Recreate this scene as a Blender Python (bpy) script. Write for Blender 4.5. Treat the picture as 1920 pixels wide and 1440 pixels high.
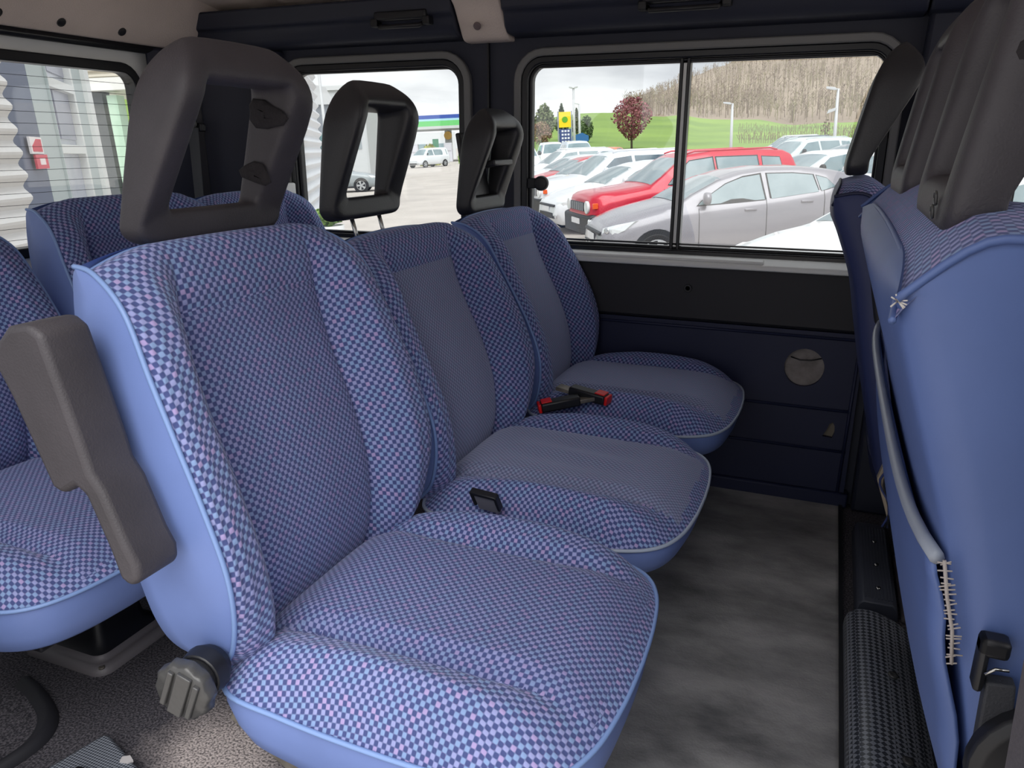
import bpy, bmesh, math, random
from mathutils import Vector, Matrix
random.seed(7)
sc = bpy.context.scene
for o in list(bpy.data.objects): bpy.data.objects.remove(o)
COL = sc.collection
# ---------------------------------------------------------------- camera
FPX = 1442.0
HEAD = math.radians(22.0); PITCH = math.atan(450.0/FPX)
fwd = Vector((-math.sin(HEAD)*math.cos(PITCH), math.cos(HEAD)*math.cos(PITCH), -math.sin(PITCH)))
rgt = Vector((math.cos(HEAD), math.sin(HEAD), 0.0)); upv = rgt.cross(fwd)
cd = bpy.data.cameras.new('camera'); cam = bpy.data.objects.new('camera', cd); COL.objects.link(cam)
cd.sensor_fit = 'HORIZONTAL'; cd.sensor_width = 36.0; cd.lens = 36.0*FPX/1920.0
cd.clip_start = 0.02; cd.clip_end = 2000
cam.matrix_world = Matrix(((rgt.x, upv.x, -fwd.x, 0), (rgt.y, upv.y, -fwd.y, 0), (rgt.z, upv.z, -fwd.z, 1.0), (0, 0, 0, 1)))
sc.camera = cam
# ---------------------------------------------------------------- world (overcast sky)
W = bpy.data.worlds.new('overcast'); sc.world = W; W.use_nodes = True
nt = W.node_tree; nt.nodes.clear()
wo = nt.nodes.new('ShaderNodeOutputWorld'); bg = nt.nodes.new('ShaderNodeBackground')
tc = nt.nodes.new('ShaderNodeTexCoord'); mp = nt.nodes.new('ShaderNodeMapping'); mp.inputs['Scale'].default_value = (1, 1, 3.5)
ns = nt.nodes.new('ShaderNodeTexNoise'); ns.inputs['Scale'].default_value = 3.2; ns.inputs['Detail'].default_value = 5; ns.inputs['Roughness'].default_value = .5
cr = nt.nodes.new('ShaderNodeValToRGB')
cr.color_ramp.elements[0].position = .40; cr.color_ramp.elements[0].color = (.50, .51, .54, 1)
cr.color_ramp.elements[1].position = .60; cr.color_ramp.elements[1].color = (.86, .86, .87, 1)
nt.links.new(tc.outputs['Generated'], mp.inputs['Vector']); nt.links.new(mp.outputs['Vector'], ns.inputs['Vector'])
nt.links.new(ns.outputs['Fac'], cr.inputs['Fac']); nt.links.new(cr.outputs['Color'], bg.inputs['Color'])
bg.inputs['Strength'].default_value = .98
nt.links.new(bg.outputs['Background'], wo.inputs['Surface'])
# sun veiled by the overcast, from behind the open sliding door
sd = bpy.data.lights.new('veiled_sun', 'SUN'); sd.energy = 2.3; sd.angle = math.radians(55); sd.color = (1, .98, .96)
so = bpy.data.objects.new('veiled_sun', sd); COL.objects.link(so)
so.rotation_euler = Vector((-.26, .50, -.82)).to_track_quat('-Z', 'Y').to_euler()
sc.view_settings.view_transform = 'Standard'; sc.view_settings.look = 'None'
sc.view_settings.gamma = 1.0; sc.view_settings.use_curve_mapping = False
sc.view_settings.exposure = 0.68

# ---------------------------------------------------------------- material helpers
def lin(c):
    return tuple(((v/255)/12.92 if v/255 <= .04045 else ((v/255+.055)/1.055)**2.4) for v in c)+(1,)
def mat(name, rgb, rough=.6, metal=0, bump=0, bscale=200, var=0, vscale=8, rgb2=None, sheen=0, coat=0, spec=.5, obj_coords=True, bdist=.002):
    m = bpy.data.materials.new(name); m.use_nodes = True; n = m.node_tree; p = n.nodes['Principled BSDF']
    p.inputs['Base Color'].default_value = lin(rgb); p.inputs['Roughness'].default_value = rough; p.inputs['Metallic'].default_value = metal
    p.inputs['Sheen Weight'].default_value = sheen; p.inputs['Coat Weight'].default_value = coat; p.inputs['Specular IOR Level'].default_value = spec
    t = n.nodes.new('ShaderNodeTexCoord')
    if rgb2 is not None or var:
        a = n.nodes.new('ShaderNodeTexNoise'); a.inputs['Scale'].default_value = vscale; a.inputs['Detail'].default_value = 4
        n.links.new(t.outputs['Object'], a.inputs['Vector'])
        r = n.nodes.new('ShaderNodeValToRGB'); r.color_ramp.elements[0].position = .35; r.color_ramp.elements[1].position = .65
        c2 = rgb2 if rgb2 is not None else tuple(min(255, v*(1+var)) for v in rgb)
        r.color_ramp.elements[0].color = lin(rgb); r.color_ramp.elements[1].color = lin(c2)
        n.links.new(a.outputs['Fac'], r.inputs['Fac']); n.links.new(r.outputs['Color'], p.inputs['Base Color'])
    if bump:
        b = n.nodes.new('ShaderNodeTexNoise'); b.inputs['Scale'].default_value = bscale; b.inputs['Detail'].default_value = 3
        n.links.new(t.outputs['Object'], b.inputs['Vector'])
        q = n.nodes.new('ShaderNodeBump'); q.inputs['Strength'].default_value = bump; q.inputs['Distance'].default_value = bdist
        n.links.new(b.outputs['Fac'], q.inputs['Height']); n.links.new(q.outputs['Normal'], p.inputs['Normal'])
    return m

def fabric(name, size, dark, lights, sheen=.35):
    """woven two-tone check: dark squares against light ones of changing tint; UVs are metres"""
    m = bpy.data.materials.new(name); m.use_nodes = True; n = m.node_tree; L = n.links; p = n.nodes['Principled BSDF']
    uv = n.nodes.new('ShaderNodeUVMap'); mpn = n.nodes.new('ShaderNodeMapping'); k = 1.0/size
    mpn.inputs['Scale'].default_value = (k, k, 1); mpn.inputs['Location'].default_value = (100.5, 100.5, 0)
    L.new(uv.outputs['UV'], mpn.inputs['Vector'])
    # soft squares: sin*sin
    sx = n.nodes.new('ShaderNodeSeparateXYZ'); L.new(mpn.outputs['Vector'], sx.inputs[0])
    def mth(op, a, b=None, v=None):
        q = n.nodes.new('ShaderNodeMath'); q.operation = op; L.new(a, q.inputs[0])
        if b is not None: L.new(b, q.inputs[1])
        if v is not None: q.inputs[1].default_value = v
        return q.outputs[0]
    a = mth('SINE', mth('MULTIPLY', sx.outputs[0], v=math.pi)); b = mth('SINE', mth('MULTIPLY', sx.outputs[1], v=math.pi))
    pr = mth('MULTIPLY', a, b)
    r = n.nodes.new('ShaderNodeMapRange'); r.inputs['From Min'].default_value = -.22; r.inputs['From Max'].default_value = .30; L.new(pr, r.inputs['Value'])
    # per-square tint
    sn = n.nodes.new('ShaderNodeVectorMath'); sn.operation = 'FLOOR'; L.new(mpn.outputs['Vector'], sn.inputs[0])
    wn = n.nodes.new('ShaderNodeTexWhiteNoise'); wn.noise_dimensions = '2D'; L.new(sn.outputs[0], wn.inputs['Vector'])
    cr = n.nodes.new('ShaderNodeValToRGB'); cr.color_ramp.interpolation = 'CONSTANT'
    cr.color_ramp.elements[0].position = 0; cr.color_ramp.elements[0].color = lin(lights[0])
    cr.color_ramp.elements[1].position = .5; cr.color_ramp.elements[1].color = lin(lights[1])
    e = cr.color_ramp.elements.new(.86); e.color = lin(lights[2])
    L.new(wn.outputs['Value'], cr.inputs['Fac'])
    mx = n.nodes.new('ShaderNodeMix'); mx.data_type = 'RGBA'; L.new(r.outputs[0], mx.inputs['Factor'])
    mx.inputs['A'].default_value = lin(dark); L.new(cr.outputs['Color'], mx.inputs['B'])
    # faded wear
    t = n.nodes.new('ShaderNodeTexCoord'); fn = n.nodes.new('ShaderNodeTexNoise'); fn.inputs['Scale'].default_value = 5; L.new(t.outputs['Object'], fn.inputs['Vector'])
    hs = n.nodes.new('ShaderNodeHueSaturation'); L.new(mx.outputs['Result'], hs.inputs['Color'])
    rr = n.nodes.new('ShaderNodeMapRange'); rr.inputs['To Min'].default_value = .88; rr.inputs['To Max'].default_value = 1.14; L.new(fn.outputs['Fac'], rr.inputs['Value']); L.new(rr.outputs[0], hs.inputs['Value'])
    L.new(hs.outputs['Color'], p.inputs['Base Color'])
    bp = n.nodes.new('ShaderNodeBump'); bp.inputs['Strength'].default_value = .35; bp.inputs['Distance'].default_value = .0012
    L.new(pr, bp.inputs['Height']); L.new(bp.outputs['Normal'], p.inputs['Normal'])
    p.inputs['Roughness'].default_value = .9; p.inputs['Sheen Weight'].default_value = sheen; p.inputs['Sheen Roughness'].default_value = .5
    p.inputs['Sheen Tint'].default_value = lin((190, 196, 225)); p.inputs['Specular IOR Level'].default_value = .2
    return m

M = {}
M['check'] = fabric('blue_check_fabric', .0066, (70, 80, 128), [(148, 154, 200), (132, 156, 198), (164, 150, 196)])
M['check_fine'] = fabric('fine_blue_check_fabric', .0060, (70, 79, 126), [(140, 145, 190), (128, 146, 188), (148, 140, 186)])
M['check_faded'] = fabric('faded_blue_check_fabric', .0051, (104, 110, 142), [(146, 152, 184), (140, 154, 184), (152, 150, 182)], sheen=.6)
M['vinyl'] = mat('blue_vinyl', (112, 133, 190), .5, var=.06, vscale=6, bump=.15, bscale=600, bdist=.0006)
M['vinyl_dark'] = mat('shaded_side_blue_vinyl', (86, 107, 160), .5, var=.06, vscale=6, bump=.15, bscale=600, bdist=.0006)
M['piping'] = mat('blue_piping', (128, 156, 208), .45)
M['piping_pale'] = mat('pale_worn_piping', (170, 182, 200), .45)
M['foam'] = mat('charcoal_moulded_foam', (62, 59, 63), .55, bump=.5, bscale=420, bdist=.001, var=.12, vscale=12)
M['foam_black'] = mat('black_moulded_foam', (42, 42, 45), .42, bump=.4, bscale=420, bdist=.0008)
M['foam_worn'] = mat('torn_foam', (42, 39, 42), .95, bump=1, bscale=120, bdist=.004)
M['black'] = mat('black_plastic', (24, 25, 30), .45)
M['knob'] = mat('worn_black_plastic', (70, 70, 70), .35, bump=.2, bscale=150)
M['rubber'] = mat('window_rubber', (16, 18, 24), .35)
M['navy_trim'] = mat('navy_black_trim', (34, 38, 54), .6, bump=.3, bscale=500, bdist=.0006)
M['navy_panel'] = mat('navy_vinyl_panel', (26, 33, 66), .55, bump=.3, bscale=500, bdist=.0008)
M['char_panel'] = mat('charcoal_panel', (38, 38, 44), .6, bump=.2, bscale=400, bdist=.0006)
M['grey_frame'] = mat('grey_window_surround', (112, 112, 112), .45)
M['white_metal'] = mat('off_white_painted_metal', (232, 234, 232), .35)  # base whitened to bring window light onto the sills
M['headliner'] = mat('beige_grey_headliner', (205, 192, 184), .95, bump=.5, bscale=260, var=.08, vscale=3)  # albedo raised to bake in bounce light on the ceiling
M['steel'] = mat('bright_steel', (190, 190, 186), .25, metal=1)
M['steel_dull'] = mat('dull_bracket_metal', (150, 144, 134), .5, metal=.5, var=-.3, vscale=30)
M['red'] = mat('red_release_button', (225, 30, 32), .35)
M['webbing'] = mat('dark_belt_webbing', (48, 50, 56), .7, bump=.4, bscale=500)
M['plastic_grey'] = mat('grey_floor_plastic', (112, 108, 112), .5, bump=.2, bscale=200)  # grey lifted because the flange sits in seat shade
M['cover'] = None
def glass(name, tint=(246, 248, 248), alpha=.07):
    m = bpy.data.materials.new(name); m.use_nodes = True; n = m.node_tree; n.nodes.clear()
    o = n.nodes.new('ShaderNodeOutputMaterial'); t = n.nodes.new('ShaderNodeBsdfTransparent'); g = n.nodes.new('ShaderNodeBsdfGlossy'); x = n.nodes.new('ShaderNodeMixShader')
    t.inputs['Color'].default_value = lin(tint); g.inputs['Roughness'].default_value = .02; x.inputs['Fac'].default_value = alpha
    n.links.new(t.outputs[0], x.inputs[1]); n.links.new(g.outputs[0], x.inputs[2]); n.links.new(x.outputs[0], o.inputs['Surface'])
    return m
M['glass'] = glass('van_glass')

def weave_cover(sc_=125):
    m = bpy.data.materials.new('textured_black_rubber'); m.use_nodes = True; n = m.node_tree; L = n.links; p = n.nodes['Principled BSDF']
    p.inputs['Base Color'].default_value = lin((58, 62, 72)); p.inputs['Roughness'].default_value = .38
    t = n.nodes.new('ShaderNodeTexCoord'); mpn = n.nodes.new('ShaderNodeMapping'); mpn.inputs['Rotation'].default_value = (0, 0, math.radians(45)); mpn.inputs['Scale'].default_value = (sc_, sc_, sc_)
    L.new(t.outputs['Object'], mpn.inputs['Vector']); c = n.nodes.new('ShaderNodeTexChecker'); c.inputs['Scale'].default_value = 1
    L.new(mpn.outputs['Vector'], c.inputs['Vector']); c.inputs['Color1'].default_value = lin((136, 141, 150)); c.inputs['Color2'].default_value = lin((62, 66, 74)); L.new(c.outputs['Color'], p.inputs['Base Color']); b = n.nodes.new('ShaderNodeBump'); b.inputs['Strength'].default_value = .9; b.inputs['Distance'].default_value = .002  # two tones paint the relief shading; pale one brightened for highlights
    L.new(c.outputs['Fac'], b.inputs['Height']); L.new(b.outputs['Normal'], p.inputs['Normal']); p.inputs['Roughness'].default_value = .3
    return m
M['cover'] = weave_cover(); M['tread'] = weave_cover(290)

def floor_mat():
    m = bpy.data.materials.new('worn_grey_vinyl_floor'); m.use_nodes = True; n = m.node_tree; L = n.links; p = n.nodes['Principled BSDF']
    t = n.nodes.new('ShaderNodeTexCoord'); mp_ = n.nodes.new('ShaderNodeMapping'); mp_.inputs['Scale'].default_value = (3, 6, 1); L.new(t.outputs['Object'], mp_.inputs['Vector'])
    a = n.nodes.new('ShaderNodeTexNoise'); a.inputs['Scale'].default_value = 1.2; a.inputs['Detail'].default_value = 7; a.inputs['Roughness'].default_value = .6; L.new(mp_.outputs['Vector'], a.inputs['Vector'])
    r = n.nodes.new('ShaderNodeValToRGB'); r.color_ramp.elements[0].position = .3; r.color_ramp.elements[0].color = lin((98, 98, 99)); r.color_ramp.elements[1].position = .72; r.color_ramp.elements[1].color = lin((188, 186, 184))
    L.new(a.outputs['Fac'], r.inputs['Fac']); L.new(r.outputs['Color'], p.inputs['Base Color']); p.inputs['Roughness'].default_value = .62
    b = n.nodes.new('ShaderNodeTexNoise'); b.inputs['Scale'].default_value = 220; b.inputs['Detail'].default_value = 3; L.new(t.outputs['Object'], b.inputs['Vector'])
    q = n.nodes.new('ShaderNodeBump'); q.inputs['Strength'].default_value = .5; q.inputs['Distance'].default_value = .0015; L.new(b.outputs['Fac'], q.inputs['Height']); L.new(q.outputs['Normal'], p.inputs['Normal'])
    return m
M['floor'] = floor_mat()
def carpet_mat():
    m = bpy.data.materials.new('speckled_charcoal_carpet'); m.use_nodes = True; n = m.node_tree; L = n.links; p = n.nodes['Principled BSDF']
    t = n.nodes.new('ShaderNodeTexCoord')
    a = n.nodes.new('ShaderNodeTexNoise'); a.inputs['Scale'].default_value = 260; a.inputs['Detail'].default_value = 2; L.new(t.outputs['Object'], a.inputs['Vector'])
    # pale dusty patch beside the near seat: a stain with its own place
    d = n.nodes.new('ShaderNodeVectorMath'); d.operation = 'DISTANCE'; d.inputs[1].default_value = (-.86, .80, 0); L.new(t.outputs['Object'], d.inputs[0])
    nz = n.nodes.new('ShaderNodeTexNoise'); nz.inputs['Scale'].default_value = 9; L.new(t.outputs['Object'], nz.inputs['Vector'])
    ad = n.nodes.new('ShaderNodeMath'); ad.operation = 'MULTIPLY_ADD'; L.new(nz.outputs['Fac'], ad.inputs[0]); ad.inputs[1].default_value = .16; L.new(d.outputs['Value'], ad.inputs[2])
    k = n.nodes.new('ShaderNodeMapRange'); k.inputs['From Min'].default_value = .15; k.inputs['From Max'].default_value = .24; k.inputs['To Min'].default_value = 1; k.inputs['To Max'].default_value = 0; L.new(ad.outputs[0], k.inputs['Value'])
    r1 = n.nodes.new('ShaderNodeValToRGB'); r1.color_ramp.elements[0].position = .4; r1.color_ramp.elements[0].color = lin((44, 43, 50)); r1.color_ramp.elements[1].position = .68; r1.color_ramp.elements[1].color = lin((104, 100, 106)); L.new(a.outputs['Fac'], r1.inputs['Fac'])
    r2 = n.nodes.new('ShaderNodeValToRGB'); r2.color_ramp.elements[0].position = .35; r2.color_ramp.elements[0].color = lin((104, 98, 98)); r2.color_ramp.elements[1].position = .6; r2.color_ramp.elements[1].color = lin((206, 194, 190)); L.new(a.outputs['Fac'], r2.inputs['Fac'])
    mx = n.nodes.new('ShaderNodeMix'); mx.data_type = 'RGBA'; L.new(k.outputs[0], mx.inputs['Factor']); L.new(r1.outputs['Color'], mx.inputs['A']); L.new(r2.outputs['Color'], mx.inputs['B'])
    L.new(mx.outputs['Result'], p.inputs['Base Color']); p.inputs['Roughness'].default_value = .95
    q = n.nodes.new('ShaderNodeBump'); q.inputs['Strength'].default_value = .8; q.inputs['Distance'].default_value = .003; L.new(a.outputs['Fac'], q.inputs['Height']); L.new(q.outputs['Normal'], p.inputs['Normal'])
    return m
M['carpet'] = carpet_mat()

# ---------------------------------------------------------------- object helpers
def tag(o, label=None, cat=None, group=None, kind=None):
    if label: o['label'] = label
    if cat: o['category'] = cat
    if group: o['group'] = group
    if kind: o['kind'] = kind
    return o
def empty(name, loc=(0, 0, 0), rz=0):
    o = bpy.data.objects.new(name, None); COL.objects.link(o); o.location = loc; o.rotation_euler = (0, 0, rz); o.empty_display_size = .05
    return o
def mesh(name, vs, fs, m, parent=None, smooth=True, uvs=None, bevel=0, seg=2, sub=0, mats=None, fm=None, angle=None):
    me = bpy.data.meshes.new(name); me.from_pydata([tuple(v) for v in vs], [], fs); me.update()
    bm = bmesh.new(); bm.from_mesh(me); bmesh.ops.recalc_face_normals(bm, faces=bm.faces); bm.to_mesh(me); bm.free()
    for mm in (mats or [m]): me.materials.append(mm)
    if fm: me.polygons.foreach_set('material_index', fm)
    if uvs:
        ul = me.uv_layers.new(name='UVMap')
        for lp in me.loops: ul.data[lp.index].uv = uvs[lp.vertex_index]
    if smooth: me.polygons.foreach_set('use_smooth', [True]*len(me.polygons))
    o = bpy.data.objects.new(name, me); COL.objects.link(o)
    if parent: o.parent = parent
    if bevel:
        b = o.modifiers.new('bevel', 'BEVEL'); b.width = bevel; b.segments = seg; b.limit_method = 'ANGLE'; b.angle_limit = math.radians(35); b.harden_normals = False
        for pl in me.polygons: pl.use_smooth = True
        if hasattr(me, 'set_sharp_from_angle'): me.set_sharp_from_angle(angle=math.radians(50))
    if sub:
        s = o.modifiers.new('sub', 'SUBSURF'); s.levels = sub; s.render_levels = sub
    return o
class MB:
    def __init__(s): s.v = []; s.f = []; s.m = []
    def add(s, vs, fs, mi=0):
        k = len(s.v); s.v += [tuple(v) for v in vs]; s.f += [tuple(i+k for i in f) for f in fs]; s.m += [mi]*len(fs); return s
    def box(s, x0, x1, y0, y1, z0, z1, mi=0, T=None):
        vs = [Vector((x, y, z)) for x in (x0, x1) for y in (y0, y1) for z in (z0, z1)]
        if T: vs = [T @ v for v in vs]
        return s.add(vs, [(0, 1, 3, 2), (4, 6, 7, 5), (0, 4, 5, 1), (2, 3, 7, 6), (0, 2, 6, 4), (1, 5, 7, 3)], mi)
    def tube(s, pts, r, n=8, mi=0, cap=True):
        pts = [Vector(p) for p in pts]; vs = []; rs = r if isinstance(r, (list, tuple)) else [r]*len(pts)
        pu = None
        for i, p in enumerate(pts):
            d = (pts[min(i+1, len(pts)-1)]-pts[max(i-1, 0)]).normalized()
            if pu is None: pu = d.orthogonal().normalized()
            pu = (pu-d*pu.dot(d)).normalized(); w = d.cross(pu)
            for k in range(n):
                a = 2*math.pi*k/n; vs.append(p+(pu*math.cos(a)+w*math.sin(a))*rs[i])
        fs = [(i*n+k, i*n+(k+1) % n, (i+1)*n+(k+1) % n, (i+1)*n+k) for i in range(len(pts)-1) for k in range(n)]
        if cap: fs += [tuple(range(n)), tuple(range((len(pts)-1)*n, len(pts)*n))]
        return s.add(vs, fs, mi)
    def prism(s, prof, y0, y1, axis='y', mi=0):
        n = len(prof)
        if axis == 'y': A = [(a, y0, b) for a, b in prof]; B = [(a, y1, b) for a, b in prof]
        elif axis == 'x': A = [(y0, a, b) for a, b in prof]; B = [(y1, a, b) for a, b in prof]
        else: A = [(a, b, y0) for a, b in prof]; B = [(a, b, y1) for a, b in prof]
        return s.add(A+B, [tuple(range(n)), tuple(range(n, 2*n))]+[(i, (i+1) % n, n+(i+1) % n, n+i) for i in range(n)], mi)
    def lathe(s, prof, c, ax, n=24, mi=0):
        """prof: list (radius, along axis)"""
        ax = Vector(ax).normalized(); u = ax.orthogonal().normalized(); w = ax.cross(u); c = Vector(c); vs = []
        for r, h in prof:
            for k in range(n):
                a = 2*math.pi*k/n; vs.append(c+ax*h+(u*math.cos(a)+w*math.sin(a))*r)
        fs = [(i*n+k, i*n+(k+1) % n, (i+1)*n+(k+1) % n, (i+1)*n+k) for i in range(len(prof)-1) for k in range(n)]
        fs += [tuple(range(n)), tuple(range((len(prof)-1)*n, len(prof)*n))]
        return s.add(vs, fs, mi)
    def build(s, name, m, parent=None, smooth=False, bevel=0, seg=2, mats=None, sub=0):
        return mesh(name, s.v, s.f, m, parent, smooth, bevel=bevel, seg=seg, mats=mats, fm=s.m if mats else None, sub=sub)
def lerp(a, b, t): return a+(b-a)*t
def interp(keys, t):
    if t <= keys[0][0]: return keys[0][1]
    for (a, x), (b, y) in zip(keys, keys[1:]):
        if t <= b:
            f = (t-a)/(b-a) if b > a else 0; f = f*f*(3-2*f) if not isinstance(x, tuple) else f
            return lerp(x, y, f) if not isinstance(x, tuple) else tuple(lerp(p, q, f) for p, q in zip(x, y))
    return keys[-1][1]
def catmull(pts, n):
    """resample a polyline of points through a Catmull-Rom curve to n points, uniform in index"""
    P = [Vector(p) if len(p) == 3 else Vector((p[0], p[1], 0)) for p in pts]; out = []
    for i in range(n):
        t = i/(n-1)*(len(P)-1); k = min(int(t), len(P)-2); f = t-k
        p0 = P[max(k-1, 0)]; p1 = P[k]; p2 = P[k+1]; p3 = P[min(k+2, len(P)-1)]
        out.append(.5*((2*p1)+(p2-p0)*f+(2*p0-5*p1+4*p2-p3)*f*f+(-p0+3*p1-3*p2+p3)*f**3))
    return out
def arclen(pts, n):
    """resample by arc length"""
    d = [0]
    for a, b in zip(pts, pts[1:]): d.append(d[-1]+(b-a).length)
    out = []; k = 0
    for i in range(n):
        t = d[-1]*i/(n-1)
        while k < len(d)-2 and d[k+1] < t: k += 1
        f = (t-d[k])/max(1e-9, d[k+1]-d[k]); out.append(pts[k].lerp(pts[k+1], min(1, max(0, f))))
    return out
def rrect(x0, x1, z0, z1, r, n=6):
    out = []
    for cx, cz, a0 in ((x1-r, z1-r, 0), (x0+r, z1-r, 90), (x0+r, z0+r, 180), (x1-r, z0+r, 270)):
        for k in range(n+1):
            a = math.radians(a0+90*k/n); out.append((cx+r*math.cos(a), cz+r*math.sin(a)))
    return out

# ================================================================ VAN SHELL
WY = 2.23      # inner face of the left wall
def wall_pt(a, z, y):   # a = x
    return (a, y, z)
def plate_holes(name, x0, x1, z0, z1, holes, y, th, m, axis='x', kind=True):
    """flat wall plate with rounded-rectangle holes, th thick; axis says which way it runs"""
    bm = bmesh.new()
    def P(a, z, d): return (a, y+d, z) if axis == 'x' else (y-d, a, z)
    outer = [(x0, z0), (x1, z0), (x1, z1), (x0, z1)]
    loops = [outer]+holes; edges = []
    for lp in loops:
        vs = [bm.verts.new(P(a, z, 0)) for a, z in lp]
        for i in range(len(vs)): edges.append(bm.edges.new((vs[i], vs[(i+1) % len(vs)])))
    bmesh.ops.triangle_fill(bm, edges=edges, use_beauty=True, use_dissolve=False)
    geo = bmesh.ops.extrude_face_region(bm, geom=list(bm.faces))
    dv = Vector(P(0, 0, th))-Vector(P(0, 0, 0))
    bmesh.ops.translate(bm, verts=[g for g in geo['geom'] if isinstance(g, bmesh.types.BMVert)], vec=dv)
    bmesh.ops.recalc_face_normals(bm, faces=bm.faces)
    me = bpy.data.meshes.new(name); bm.to_mesh(me); bm.free(); me.materials.append(m)
    o = bpy.data.objects.new(name, me); COL.objects.link(o)
    if kind: o['kind'] = 'structure'
    return o
def ring(mb, outer, inner, y0, y1, axis='x', mi=0):
    """frame between two loops of equal point count, from depth y0 to y1"""
    n = len(outer)
    def P(p, d): return (p[0], d, p[1]) if axis == 'x' else (d, p[0], p[1])
    vs = [P(p, y0) for p in outer]+[P(p, y0) for p in inner]+[P(p, y1) for p in inner]+[P(p, y1) for p in outer]
    fs = []
    for i in range(n):
        j = (i+1) % n
        for a in range(4):
            b = (a+1) % 4; fs.append((a*n+i, a*n+j, b*n+j, b*n+i))
    mb.add(vs, fs, mi); return mb
def structure(o, label=None):
    o['kind'] = 'structure'
    if label: o['label'] = label
    return o

# openings
W1 = (-.862, .105, .703, 1.228); W2 = (-1.70, -1.070, .703, 1.232); W3 = (.40, 1.15, .72, 1.22)
h1 = rrect(*W1, .055); h2 = rrect(*W2, .06); h3 = rrect(*W3, .06)
structure(plate_holes('wall_left', -2.08, 1.35, -.02, 1.50, [h1, h2, h3], WY+.02, .05, M['navy_trim']), 'dark navy trimmed side wall of the van with window openings')
# floor
fl = MB(); nx, ny = 40, 60; vs = []; 
for j in range(ny+1):
    for i in range(nx+1):
        x = lerp(-.36, .122, i/nx); y = lerp(.36, 2.24, j/ny)
        bump = .007*math.exp(-((y-1.28-.10*x)/.035)**2)*max(0, 1-((x+.08)/.26)**2)+.005*math.exp(-((y-1.52)/.05)**2)*max(0, 1-((x+.04)/.22)**2)+.004*math.exp(-((y-1.12)/.03)**2)*max(0, 1-((x+.1)/.2)**2)
        vs.append((x, y, .004+bump))
fs = [(j*(nx+1)+i, j*(nx+1)+i+1, (j+1)*(nx+1)+i+1, (j+1)*(nx+1)+i) for j in range(ny) for i in range(nx)]
structure(mesh('floor', MB().box(-2.06, 1.30, .34, 2.27, -.05, 0).v, MB().box(-2.06, 1.30, .34, 2.27, -.05, 0).f, M['carpet'], smooth=False), 'charcoal speckled carpet floor of the van')
mt = mesh('floor_mat', vs, fs, M['floor']); tag(mt, 'worn grey vinyl mat in the aisle between front and middle seats', 'floor mat')
sm = mt.modifiers.new('solid', 'SOLIDIFY'); sm.thickness = .003; sm.offset = 1
structure(mesh('trim_1', MB().box(.118, .127, .36, 2.24, 0, .012).v, MB().box(.118, .127, .36, 2.24, 0, .012).f, M['black'], smooth=False), 'black edging strip along the aisle mat')

# lower side panels
def panel(name, x0, x1, z0, z1, y, th, m, r=.012):
    o = rrect(x0, x1, z0, z1, r, 3); mb = MB(); mb.prism(o, y, y+th, 'y'); return mb.build(name, m, bevel=.004)
p = panel('trim_2', -2.0, .150, .515, .668, WY-.012, .035, M['char_panel']); structure(p, 'charcoal upper side panel under the window sill')
mb = MB(); mb.lathe([(.012, 0), (.012, .004), (.006, .004), (.005, -.002)], (-.352, WY-.012, .605), (0, -1, 0), 16); mb.build('screw_hole', M['black'], p, bevel=.001)
hole = [(-.017+.053*math.cos(2*math.pi*k/28)*(1 if k else 1), .402+.055*math.sin(2*math.pi*k/28)) for k in range(28)]
chip = [(.052, .207), (.078, .205), (.083, .222), (.081, .242), (.075, .252), (.067, .246), (.063, .232)]
low = plate_holes('wall_panel', -2.0, .128, .045, .508, [hole, chip], WY-.006, .012, M['navy_panel']); low['kind'] = 'structure'; low['label'] = 'navy vinyl door card with a round hole, on the side wall'
mb = MB()
for z in (.492, .288, .168, .030): mb.tube([(-1.0, WY-.008, z), (.118, WY-.008, z)], .0045, 6)
mb.tube([(.110, WY-.008, .03), (.118, WY-.008, .49)], .0045, 6)
mb.build('moulding', M['navy_panel'], low, smooth=True)
mb = MB(); mb.lathe([(.001, 0), (.056, 0), (.056, .004), (.001, .004)], (-.017, WY+.014, .402), (0, -1, 0), 28)
mb.build('insulation_disc', mat('pale_insulation', (128, 122, 120), .9, bump=.8, bscale=60, bdist=.004, var=.2, vscale=30), low)
mb = MB(); mb.box(.040, .095, WY+.010, WY+.014, .19, .26); mb.build('chip_backing', mat('bare_hardboard', (128, 120, 108), .9), low)
mb = MB(); mb.tube([(-.055, WY+.004, .428), (-.03, WY+.003, .421), (.0, WY+.003, .423), (.03, WY+.004, .432)], .002, 6); mb.build('wire', M['black'], low, smooth=True)
# kick strip
mb = MB(); mb.box(-2.0, .14, WY-.02, WY+.02, 0, .045); structure(mb.build('baseboard_left', M['navy_panel'], bevel=.006), 'dark navy kick strip at the foot of the side wall')
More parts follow.
